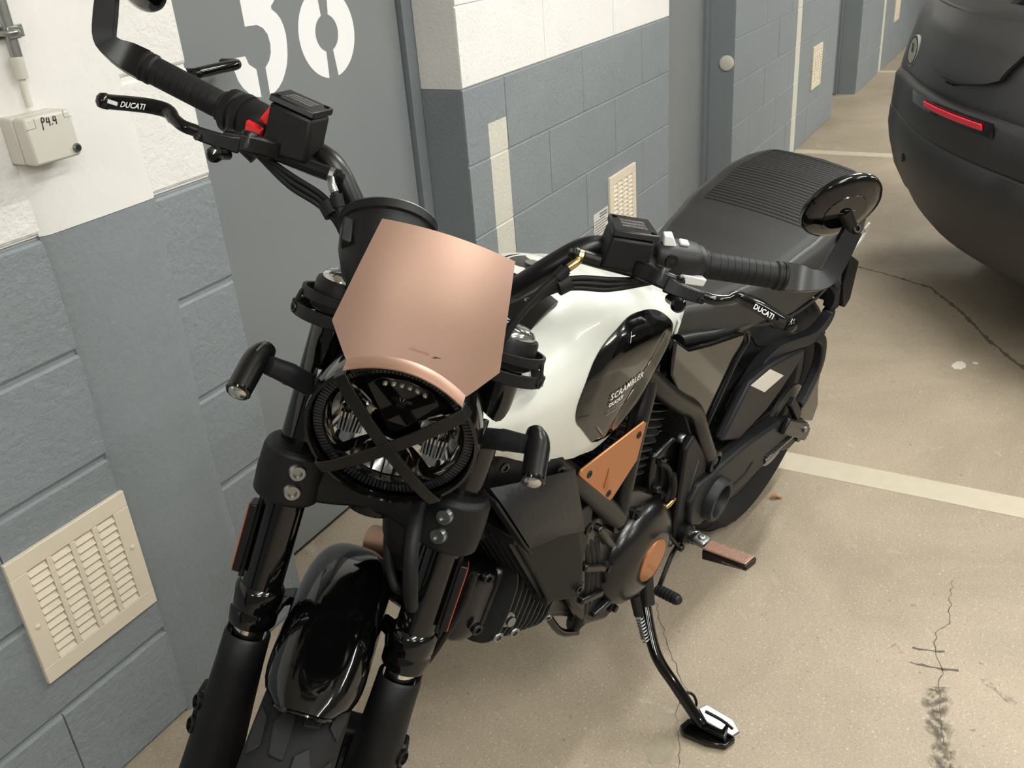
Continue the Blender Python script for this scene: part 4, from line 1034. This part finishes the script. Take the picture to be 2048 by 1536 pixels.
ins_ = MB().lathe((.693, .160, .408), (0, 1, 0), [(.0415, -.004), (.0415, .0025), (.040, .0038), (.0, .0038)], 48).build('cover_insert', M['copper_deep'], sd, label='round copper insert with chevron ridges')
for k in range(3):
    x = .716 - .012*k + .0; z = .404 - .013*k + .006
    MB().add([(x+.004, .1638, z+.006), (x-.016, .1638, z-.002), (x-.013, .1638, z-.009), (x-.006, .1675, z-.001)], [(0, 1, 3), (1, 2, 3), (2, 0, 3)]).build('insert_ridge', M['copper_deep'], ins_, smooth=False)
for a in (20, 75, 130, 185, 240, 300):
    p = V((.693 + .112*cos(radians(a)), .124, .408 + .112*sin(radians(a)))); MB().lathe(p, (0, 1, 0), [(.011, -.02), (.011, .004), (.007, .006), (.007, .012), (.0, .012)], 14).build('cover_bolt', M['satin'], sd)
for (x0, z0), (x1, z1) in (((.845, .565), (.80, .50)), ((.875, .50), (.815, .46)), ((.87, .42), (.81, .40)), ((.82, .345), (.775, .355))):
    MB().bar([(x0, .126, z0), (x1, .132, z1)], .014, .014, (0, 1, 0)).build('cover_rib', M['engine'], sd, bevel=.004)
# finned cylinders
def cylinder(A, B_, name, sides, rad, nf, head):
    A, B_ = V(A), V(B_); d = (B_-A).normalized(); u = V((0, 1, 0)); w = d.cross(u).normalized()
    c = MB().box((A+B_)/2, ((B_-A).length, sides*1.5, rad*1.5), (d, u, w)).build(name, M['engine'], bike, bevel=.02)
    for k in range(nf):
        p = A.lerp(B_, (k+.5)/nf); q = []
        for j in range(28):
            a = 2*pi*j/28; q.append(p + u*sides*(abs(cos(a))**.55)*(1 if cos(a) > 0 else -1) + w*rad*(abs(sin(a))**.55)*(1 if sin(a) > 0 else -1) - d*.0016)
        f = MB().prism(q, d*.0032).build('cooling_fin', M['fin'], c, bevel=.0008, seg=1)
    h = MB().box(B_ + d*.040, (.075, sides*1.6, rad*1.6), (d, u, w)).build('cylinder_head', M['engine'], c, bevel=.028, seg=4)
    return c, d, u, w
c1, d1_, u1_, w1_ = cylinder((.905, 0, .445), (1.045, 0, .520), 'front_cylinder', .105, .080, 9, 0)
c2, d2_, u2_, w2_ = cylinder((.715, 0, .575), (.645, 0, .720), 'rear_cylinder', .108, .085, 11, 0)
for p in ((1.075, .085, .60), (1.10, .09, .52), (1.055, .095, .47), (1.02, .10, .455)): bolt(p, (.3, 1, 0), .0095, .008, 'steel' if p[2] < .5 else 'satin', c1)
MB().lathe((1.035, .098, .492), (.2, 1, .1), [(.013, -.01), (.013, .004), (.008, .007), (.008, .012), (0, .012)], 18).build('oil_plug', M['steel'], c1)
# belt cover with copper cap on the far side of the front cylinder
bc = MB().lathe((1.045, -.085, .525), V((.10, -1, -.05)), [(.050, -.06), (.052, 0), (.048, .015), (.04, .02), (0, .02)], 40).build('belt_cover', M['black'], bike)
MB().tube([(1.082, -.140, .535), (1.068, -.080, .545)], .0245, 28, 1).build('belt_cover_cap', M['copper'], bc, label='copper cylinder behind the fork')
MB().tube([(1.069, -.084, .5443), (1.0672, -.077, .5455)], .0225, 28, 1).build('cap_end', M['rubber'], bc)
# ribbed sprocket cover, oil lines, clutch wires
spc = MB().prism([(.665, .085, .600), (.665, .085, .520), (.60, .085, .470), (.545, .085, .480), (.545, .085, .56), (.60, .085, .61)], (0, .035, 0)).build('sprocket_cover', M['engine'], bike, bevel=.008)
for k in range(3): MB().bar([(.662-.012*k, .122, .588-.004*k), (.622-.012*k, .122, .548-.006*k+.02)], .006, .008, (0, 1, 0)).build('cover_rib', M['gloss'], spc, bevel=.002)
bolt((.585, .12, .60), (0, 1, 0), .010, .01, 'steel', spc); bolt((.655, .12, .530), (0, 1, 0), .008, .012, 'satin', spc)
heel = MB().prism([(.600, .128, .590), (.575, .128, .610), (.520, .128, .545), (.492, .128, .505), (.480, .128, .440), (.528, .128, .345), (.570, .128, .345), (.585, .128, .420), (.590, .128, .500)], (0, .016, 0)).build('frame_side_plate', M['black'], bike, bevel=.005)
lettering('plate_print', 'SCRAMBLER', lambda u, v: V((.548 - .012*u, .1445, .470 + .065*u)) + V((.004*v, 0, 0)), M['print_dim'], heel)
MB().tube([(.665, .128, .592), (.635, .132, .565), (.615, .134, .52), (.622, .134, .49)], .005, 10, 5).build('engine_wire', M['rubber'], bike)
MB().tube([(.62, .136, .545), (.612, .138, .515), (.612, .138, .488)], .0068, 10, 4).build('wire_sleeve', M['rubber'], bike)
MB().tube([(.640, .136, .478), (.622, .140, .480), (.606, .140, .486)], .0055, 10, 3).build('wire_clip', M['brass'], bike)
for o_ in (0, .013, .026): MB().tube([(.900-o_, .105, .60), (.862-o_, .118, .52), (.845-o_, .118, .42), (.835-o_, .110, .33), (.805-o_, .08, .275), (.75, .05, .255)], .0095, 12, 5).build('oil_hose', M['rubber'], bike)
MB().tube([(.872, .122, .455), (.812, .122, .455)], .003, 8, 1).build('hose_clip', M['satin'], bike)
MB().tube([(.905, .08, .395), (.87, .095, .325), (.82, .10, .285)], .007, 12, 4).build('oil_line', M['gloss'], bike)
bolt((.905, .085, .392), (.5, .8, -.2), .008, .012, 'steel')
MB().tube([(.98, -.05, .47), (.90, -.06, .39), (.75, -.06, .30), (.60, -.05, .27)], .022, 20, 5).build('exhaust_pipe', M['satin'], bike)
MB().tube([(.68, -.06, .62), (.60, -.12, .50), (.45, -.15, .33), (.25, -.17, .35), (.08, -.19, .42)], [.024, .024, .035, .048, .045], 24, 5).build('silencer', M['satin'], bike)

# ---- oil cooler shroud with louvred core
def shr(pts_, th, name, m, par=bike, bv=.006): return MB().prism([(x, y, z) for x, y, z in pts_], th).build(name, m, par, bevel=bv, seg=3)
fa = V((.25, 1, .0)).normalized()
sh_ = shr([(1.140, .110, .870), (1.06, .128, .835), (.987, .140, .790), (.968, .143, .740), (.944, .145, .663), (.917, .147, .577), (.902, .148, .490), (.915, .147, .474), (.984, .138, .512), (1.062, .122, .688), (1.128, .108, .806)], -fa*.010, 'cooler_shroud', M['black'])
ra = []
for q, off in ((0.0, .0), (.5, .030), (1.0, .036)): pass
A0, A1 = V((1.130, .112, .812)), V((1.064, .126, .690)); B0, B1 = V((.975, .146, .765)), V((.935, .150, .640))
rows = []
for k in range(9):
    t = k/8; h = .034*(1-t**1.6)
    rows.append([A0.lerp(B0, t) + fa*(h*.35) + V((0, 0, .004)), A0.lerp(B0, t).lerp(A1.lerp(B1, t), .12) + fa*h, A0.lerp(B0, t).lerp(A1.lerp(B1, t), .85) + fa*h, A0.lerp(B0, t).lerp(A1.lerp(B1, t), 1.05)])
sc_ = MB().sheet(rows, .004).build('shroud_scoop', mat('brushed_black_plastic', '#101114', .42, bump=.5, bscale=120, spec=.35), sh_, ang=75)
MB().bar([A0 + fa*.018 + V((.004, 0, 0)), A1 + fa*.018 + V((.004, 0, 0))], .034, .004, fa).build('scoop_edge', M['charcoal'], sh_, bevel=.001)
for p in ((1.105, .125, .835), (1.000, .141, .778), (.921, .150, .503)): bolt(p, fa, .0075, .003, 'gloss', sh_)
core = MB().hexa([(1.085, -.10, .700), (1.045, -.10, .715), (1.040, .128, .705), (1.072, .130, .690), (.985, -.10, .490), (.945, -.10, .505), (.940, .128, .525), (.974, .130, .508)]).build('oil_cooler', M['rubber'], bike, bevel=.003)
for k in range(14):
    o_ = V((.0008*k, -.0155*k, .0006*k))
    MB().bar([V((1.076, .122, .688)) + o_, V((.979, .122, .508)) + o_], .007, .0026, (1, 0, -.5)).build('cooler_slat', M['charcoal'], core)
for a, b_ in (((1.086, -.10, .706), (1.072, .132, .696)), ((.986, -.10, .488), (.973, .132, .504))): MB().bar([a, b_], .014, .014, (0, 0, 1)).build('cooler_frame', M['charcoal'], core, bevel=.002)
sb_ = shr([(.942, .140, .655), (.870, .128, .640), (.872, .128, .585), (.905, .138, .490), (.918, .142, .575)], (0, -.004, 0), 'shroud_bracket', M['charcoal'])
bolt((.905, .142, .612), (0, 1, 0), .010, .005, 'satin', sb_)
hk = MB().box((1.02, .02, .70), (.12, .10, .12)).build('horn_housing', M['black'], bike, bevel=.02)
hose([S(.905, .06, .055), S(.86, .115, .062), S(.80, .115, .078), S(.765, .075, .085), S(.77, .03, .075), S(.83, .02, .06)], .0085, 'brake_hose')
hose([S(.85, -.02, .03), S(.80, .0, .035), S(.76, .03, .06), S(.75, .0, .08)], .006, 'wiring_loom')
hose([S(.80, .0, .125), S(.72, -.01, .135), S(.66, -.01, .13), S(.58, -.03, .115), S(.48, -.05, .085)], .0045, 'sensor_cable')
lump = MB().loft([[S(s_, f + r*cos(a), y + r*sin(a)) for a in [2*pi*k/14 for k in range(14)]] for s_, f, y, r in ((.855, .015, .035, .020), (.82, .005, .045, .022), (.79, -.005, .055, .018), (.765, -.02, .06, .012))]).build('cable_boot', M['rubber'], bike)

hose([S(.81, .035, .150), S(.76, .025, .150), S(.70, .015, .140), S(.64, .005, .125), S(.55, -.03, .10), S(.48, -.05, .085)], .0045, 'brake_hose')
# ---- swing arm, chain, rear wheel
RC = V((0, 0, .315))
rt, rr_ = wheel(RC, V((1, 0, 0)), V((0, 0, 1)), V((0, 1, 0)), .315, .088, .216, None, bike)
gt = MB()
for i in range(30):
    a0 = 2*pi*i/30
    for sg in (1, -1):
        pts_ = []
        for t, da_ in ((.12, .0), (.4, .05), (.62, .02), (.9, .12)):
            a = t*1.25; r = .315 - .088*.62*(1-cos(a))*1.15; yy = .088*sin(a)/sin(1.25)*.97
            aa = a0 + da_ + (.1 if sg < 0 else 0); pts_.append(RC + V((cos(aa), 0, sin(aa)))*(r+.0003) + V((0, sg*yy, 0)))
        gt.bar(pts_, .006, .002, (0, 0, 1) if abs(sin(a0)) < .7 else (1, 0, 0), 3)
gt.build('tread_grooves', M['dark_gap'], rt, kind='stuff')
for sg in (1, -1):
    th = V((0, sg*.034, 0)); y = sg*.122
    arm = MB().prism([(.530, y, .478), (.555, y, .445), (.540, y, .385), (.490, y, .352), (.30, y, .335), (.120, y, .325), (.045, y, .290), (-.01, y, .290), (-.03, y, .320), (-.01, y, .352), (.060, y, .380), (.160, y, .430), (.33, y, .462)], th).build('swing_arm', M['charcoal'], bike, bevel=.007, seg=3)
    if sg > 0:
        MB().lathe((.452, .150, .400), (0, 1, 0), [(.046, -.02), (.046, .020), (.043, .024), (.035, .024), (.033, .020), (.033, -.004), (0, -.004)], 40).build('pivot_boss', M['charcoal'], arm)
        MB().prism([(.40, .1565, .374), (.30, .1565, .366), (.27, .1565, .385), (.28, .1565, .388), (.31, .1565, .374), (.40, .1565, .381)], (0, .001, 0)).build('arm_slot', M['dark_gap'], arm)
        MB().bar([(.20, .157, .350), (.05, .157, .335)], .020, .003, (0, 0, 1)).build('chain_window', M['dark_gap'], arm)
        ch = MB()
        for k in range(16): ch.lathe((.20-.0105*k, .158, .3505-.001*k), (0, 1, 0), [(.0042, 0), (.0042, .0035), (0, .0035)], 8)
        ch.build('chain_rollers', M['steel'], arm, kind='stuff')
    MB().lathe((-.005, sg*.150, .318), (0, sg, 0), [(.026, 0), (.026, .012), (.017, .013), (.017, .022), (0, .022)], 24).build('axle_nut', M['satin'], arm)
cpl = MB(); cro = MB()
for k in range(34):
    x = .52 - .0125*k; z = .472 - .06*(k/34)
    if k % 2: cpl.box((x, .108, z), (.016, .012, .010))
    else: cpl.box((x, .108, z), (.016, .017, .010))
    cro.cyl((x, .098, z), (x, .118, z), .0042, None, 8)
chn = cpl.build('drive_chain', M['satin'], bike, kind='stuff'); cro.build('chain_pins', M['steel'], chn, kind='stuff')
MB().lathe((0, .108, .315), (0, 1, 0), [(.07, -.004), (.105, -.004), (.105, .004), (.07, .004), (.07, -.004)], 40, cap=False).build('rear_sprocket', M['steel'], bike)

# ---- hugger, chain guard and plate carrier on the swing arm
hug = [(.430, .1395, .515), (.370, .1395, .585), (.345, .1395, .612), (.262, .1395, .610), (.160, .1395, .590), (.06, .1395, .565), (.10, .1395, .530), (.16, .1395, .500), (.22, .1395, .480), (.34, .1395, .470)]
hg_ = MB().prism(hug, (0, -.020, 0)).build('chain_guard', M['charcoal'], bike, bevel=.006)
rows = []
for k in range(13):
    a = radians(40 + 100*k/12)
    rows.append([RC + V((cos(a), 0, sin(a)))*(.335 - .03*abs(u)**3) + V((.0, .100*u, 0)) for u in [-1 + j/5 for j in range(11)]])
    rows[-1] = rows[-1] if k else rows[-1]
rows = rows[:3]

lbp = MB().prism([(.350, .1400, .606), (.263, .1400, .549), (.170, .1400, .546), (.263, .1400, .604)], (0, .0008, 0)).build('foil_sticker', M['label'], hg_)
pc = MB()
pc.bar([(.345, .112, .530), (.30, .112, .568), (.258, .114, .598), (.188, .116, .606), (.110, .124, .594), (.038, .132, .582), (-.020, .132, .585), (-.052, .132, .602), (-.052, .131, .640), (-.040, .130, .678), (-.055, .12, .705)], .026, .024, (0, 0, 1), 4)
car1 = pc.build('plate_carrier', M['charcoal'], bike, bevel=.004)
p2_ = MB().bar([(.020, .134, .578), (-.020, .140, .550), (-.034, .144, .505), (-.028, .145, .465), (.006, .146, .425), (.030, .146, .405)], .024, .022, (1, 0, 0), 4).build('carrier_arm', M['charcoal'], car1, bevel=.004)
MB().bar([(.10, .148, .450), (.075, .152, .420), (.045, .154, .385)], .024, .014, (1, 0, 0), 2).build('carrier_brace', M['charcoal'], car1, bevel=.003)
MB().prism([(-.050, .135, .520), (-.082, .135, .405), (-.125, .135, .330), (-.115, .135, .285), (.00, .135, .345), (.005, .135, .420)], (0, .012, 0)).build('spray_flap', M['gloss'], car1, bevel=.003)
MB().bar([(.150, .163, .418), (.075, .165, .372), (.0, .166, .326)], .038, .014, (0, 0, 1)).build('axle_bracket', M['satin'], car1, bevel=.004)
bolt((.028, .173, .350), (0, 1, 0), .008, .005, 'steel', car1)
MB().prism([(-.085, .14, .735), (-.150, .14, .70), (-.165, .14, .60), (-.140, .14, .585), (-.085, .14, .665)], (0, -.28, 0)).build('number_plate_holder', M['black'], car1, bevel=.004)

# ---- foot peg, gear lever, side stand
MB().lathe((.546, .140, .368), (.05, 1, .0), [(.021, -.02), (.021, .020), (.016, .024), (.012, .03), (.012, .036)], 26).build('peg_mount', M['satin'], bike)
pg = MB().box((.571, .195, .394), (.030, .030, .014), (V((1, 0, 0)), V((0, 1, .05)).normalized(), V((0, -.05, 1)).normalized())).build('foot_peg', M['steel'], bike, bevel=.005, label='folding foot peg with copper ribbed top')
MB().tube([(.549, .170, .372), (.560, .182, .385)], .0125, 18, 1).build('peg_spring', M['chrome'], pg)
bolt((.571, .195, .401), (0, 0, 1), .007, .003, 'steel', pg)
a_, b_ = V((.588, .213, .402)), V((.590, .302, .418)); dp_ = (b_-a_).normalized(); sx_ = V((1, 0, 0)); sx_ = (sx_ - dp_*sx_.dot(dp_)).normalized(); up_ = sx_.cross(dp_); up_ = up_ if up_.z > 0 else -up_
w0, w1 = .016, .020
MB().hexa([a_-sx_*w0-up_*.020, a_+sx_*w0-up_*.020, b_+sx_*w1*.6-up_*.012+dp_*-.004, b_-sx_*w1*.8-up_*.012, a_-sx_*w0, a_+sx_*w0, b_+sx_*w1*.75-dp_*.004, b_-sx_*w1]).build('peg_body', M['satin'], pg, bevel=.002)
pad_ = MB().hexa([a_-sx_*.0145+up_*.001, a_+sx_*.0145+up_*.001, b_+sx_*.013-dp_*.006+up_*.001, b_-sx_*.0175-dp_*.003+up_*.001, a_-sx_*.0145+up_*.004, a_+sx_*.0145+up_*.004, b_+sx_*.013-dp_*.006+up_*.004, b_-sx_*.0175-dp_*.003+up_*.004]).build('peg_pad', M['copper'], pg, bevel=.001)
for k in range(19):
    p = a_.lerp(b_, .05 + .9*k/19); MB().box(p + up_*.0048, (.027, .0020, .0024), (sx_, dp_, up_)).build('pad_rib', M['copper'], pad_)
lettering('peg_print', 'SCRAMBLER DUCATI', lambda u, v: a_.lerp(b_, .45+.45*u) + sx_*(.0175) + up_*(-.009+.004*v), M['print_dim'], pg)
gl_ = MB(); gl_.bar([(.556, .146, .338), (.590, .152, .338), (.625, .160, .325), (.641, .162, .300)], .012, .008, (0, 0, 1), 4)
gls = gl_.build('gear_lever', M['satin'], bike, bevel=.002)
rub = [(.0065, 0)]
for k in range(6): rub += [(.0105, .001+.0085*k), (.0115, .003+.0085*k), (.0105, .0075+.0085*k), (.0085, .008+.0085*k)]
rub += [(.0095, .053), (.007, .057), (0, .057)]
MB().lathe((.643, .160, .297), (.25, 1, .32), rub, 20).build('lever_rubber', M['charcoal'], gls)
bolt((.555, .150, .338), (0, 1, 0), .008, .008, 'satin', gls); MB().tube([(.556, .15, .338), (.600, .135, .40)], .005, 10, 1).build('linkage_rod', M['satin'], gls)
MB().tube([(.566, .132, .39), (.572, .134, .345)], .0075, 12, 1).build('linkage_joint', M['steel'], gls)
ss = MB().tube([(.614, .110, .290), (.618, .122, .272), (.640, .142, .237), (.670, .184, .190), (.680, .212, .165), (.682, .245, .140), (.682, .300, .093), (.682, .318, .080)], [.013, .012, .0115, .011, .011], 16, 5).build('side_stand', M['gloss'], bike)
MB().prism([(.600, .112, .300), (.630, .112, .300), (.655, .140, .245), (.630, .146, .235)], (-.004, .010, .004)).build('stand_bracket', M['satin'], ss, bevel=.003)
fz = lambda y: .1711*y
ftp = [(.700, .286), (.712, .300), (.708, .345), (.695, .378), (.670, .384), (.652, .366), (.656, .325), (.676, .290)]
MB().prism([V((x, y, fz(y))) + UPB*.003 for x, y in ftp], UPB*.014).build('stand_foot', M['gloss'], ss, bevel=.003)
tp_ = [(.664, .305), (.644, .312), (.640, .365), (.655, .386), (.672, .380), (.680, .330)]
MB().prism([V((x, y, fz(y))) + UPB*(.034 - .22*max(0, y-.305)) for x, y in tp_], UPB*.006).build('foot_top', M['steel'], ss, bevel=.002)
MB().prism([V((x, y, fz(y))) + UPB*.012 for x, y in ((.690, .300), (.648, .312), (.645, .362), (.690, .375))], UPB*.016).build('foot_block', M['gloss'], ss, bevel=.004)
MB().tube([V((.661, .318, fz(.318))) + UPB*.0385, V((.657, .350, fz(.35))) + UPB*.031, V((.660, .374, fz(.374))) + UPB*.0255], .0028, 8, 3).build('foot_groove', M['satin'], ss)
MB().tube([(.684, .262, .128), (.664, .280, .118), (.662, .292, .096), (.676, .286, .088), (.690, .270, .112)], .0028, 8, 5).build('stand_tang', M['satin'], ss)
MB().tube([(.668, .128, .278), (.672, .146, .243)], .0095, 14, 1).build('spring_cover', M['rubber'], ss)
sp_ = []
for k in range(85):
    t = k/84; c = V((.672, .147, .242)).lerp(V((.678, .172, .198)), t); d = V((.006, .025, -.044)).normalized(); e = V((1, 0, 0)); g_ = d.cross(e)
    sp_.append(c + (e*cos(k*.6) + g_*sin(k*.6))*.0072)
MB().tube(sp_, .0017, 6, 1).build('stand_spring', M['steel'], ss)

# ------------------------------------------------------------------ dark car whose rear corner reaches into the frame
car = tag(empty('car', (4.25, -.70, 0)), 'dark grey car with red rear reflector parked behind the motorcycle', 'car')
hv = V((.455, -.89, 0)).normalized(); lv_ = V((.89, .455, 0)).normalized()
car.matrix_world = Matrix(((-lv_.x, hv.x, 0, 4.27), (-lv_.y, hv.y, 0, -.70), (0, 0, 1, 0), (0, 0, 0, 1)))   # x across the rear (from the left corner), y towards the nose
WC, LC = 1.82, 4.3
def plan(inset, z, n=14, rr=.34, wl=.0):
    """outline of the body at one height: rear edge bowed, corners rounded"""
    w0, w1, y0, y1 = inset*.8 - wl, WC - inset*.8 + wl, inset, LC - inset
    P_ = []
    def corner(cx, cy, a0, a1, r):
        for k in range(n+1):
            a = radians(a0 + (a1-a0)*k/n); P_.append(V((cx + r*cos(a), cy + r*sin(a), z)))
    corner(w0+rr, y0+rr*.8, 180, 270, rr); 
    for k in range(1, 12): 
        t = k/12; P_.append(V((w0+rr + (w1-w0-2*rr)*t, y0 - rr*.2 - .07*sin(pi*t) , z)))
    corner(w1-rr, y0+rr*.8, 270, 360, rr); corner(w1-rr, y1-rr, 0, 90, rr); corner(w0+rr, y1-rr, 90, 180, rr)
    return P_
def shell(levels, name, m, par=car, cap=True): return MB().loft([plan(i, z, 14, .30, .035) for z, i in levels], cap).build(name, m, par, ang=50)
body = shell(((.36, .08), (.45, .05), (.62, .045), (.73, .035), (.765, .030), (.80, .035), (.85, .045), (.95, .065), (1.03, .090)), 'car_body', M['car'])
bmp = MB().loft([plan(i, z)[-8:] + plan(i, z)[:60] for z, i in ((.265, .13), (.28, .10), (.32, .065), (.40, .028), (.50, .004), (.56, -.004), (.620, -.002), (.625, .004), (.632, .000), (.74, .004), (.758, .014), (.765, .032))]).build('rear_bumper', M['car_low'], car, ang=50)
shell(((1.03, .090), (1.045, .10), (1.055, .12)), 'belt_line', M['car_low'])
shell(((1.055, .14), (1.30, .30), (1.44, .42), (1.47, .52)), 'cabin_glass', M['glass_dark'])
shell(((1.455, .46), (1.48, .50), (1.50, .62)), 'roof', M['car'])
def rear(x, z, o=0.):      # a point on the rear face
    i = ip(z, ((.36, .08), (.45, .05), (.62, .045), (.73, .035), (.765, .030), (.80, .035), (.85, .045), (.95, .065), (1.03, .090)))
    rr = .34
    y0 = i
    if x < i*.8 + rr: q = min(1, (i*.8+rr-x)/rr); y = y0 + rr*.8 - rr*sqrt(max(0, 1-q*q))
    elif x > WC - i*.8 - rr: q = min(1, (x-(WC-i*.8-rr))/rr); y = y0 + rr*.8 - rr*sqrt(max(0, 1-q*q))
    else: t = (x-i*.8-rr)/(WC-1.6*i-2*rr); y = y0 - rr*.2 - .07*sin(pi*t)
    return V((x, y - o, z))
# tailgate, slightly proud with a rounded lower corner
rows = []
for k in range(13):
    t = k/12; z = .815 + (1.022-.815)*t
    x0 = .70 - .055*sin(min(1, t*1.3)*pi) - .02*t if t > .0 else .78
    x0 = .60 + .34*(1-min(1, t/.30))**2 - .20*max(0, t-.35); x1 = WC - x0
    rows.append([rear(x0 + (x1-x0)*j/20, z, .006) for j in range(21)])
MB().sheet(rows, .012).build('tailgate', M['car'], car, ang=60)
MB().tube([rows[12-k][0] + V((0, .004, 0)) for k in range(13)] + [rows[0][j] + V((0, .004, 0)) for j in range(1, 21)], .0035, 8, 1).build('tailgate_gap', M['charcoal'], car)
rfl = MB()
rfl.sheet([[rear(.83 + .40*j/12, .730 + .017*k/3 + .002*j/12, .040) for j in range(13)] for k in range(4)], .006).build('rear_reflector', M['car_red'], car, ang=60, label='long red reflector strip in the bumper')
rc = MB().sheet([[rear(.66 + .62*j/14, .714 + .044*k/3 + .002*j/14, .0345) for j in range(15)] for k in range(4)], .004).build('reflector_recess', M['glass_dark'], car, ang=60)
stc = rear(.372, .842, .0135); nrm = V((-.06, -.99, .12)).normalized(); ux = V((nrm.y, -nrm.x, 0)); ux = ux if ux.x > 0 else -ux
st = MB().lathe(stc, nrm, [(.056, -.010), (.056, .002), (.0, .002)], 40).build('round_sticker', mat('grey_white_sticker', '#a8a69e', .5), car, label='round pale sticker on the rear corner')
for r in (.052, .048): MB().lathe(stc + nrm*.0022, nrm, [(r, 0), (r, .0006), (r-.0025, .0006), (r-.0025, 0)], 40, cap=False).build('sticker_ring', M['ink'], st)
lettering('sticker_print', '80', lambda u, v: stc + nrm*.003 + ux*(-.014+.030*u) + V((0, 0, -.022+.050*v)), M['ink'], st, bold=.02)
MB().lathe(rear(.60, .50, .052), V((-.1, -1, 0)), [(.016, -.004), (.016, .002), (.012, .003), (0, .003)], 24).build('parking_sensor', M['car_low'], car)
for x in (.10, WC-.10):
    for y in (.95, LC-.85):
        w = MB().lathe((x, y, .325), (1, 0, 0), [(.20, -.10), (.29, -.105), (.325, -.08), (.325, .08), (.29, .105), (.20, .10)], 44).build('car_wheel', M['tyre'], car)
        MB().lathe((x, y, .325), (1, 0, 0), [(0, -.09), (.19, -.095), (.205, -.08), (.205, .08), (.19, .095), (0, .09)], 36).build('wheel_rim', M['steel'], w)
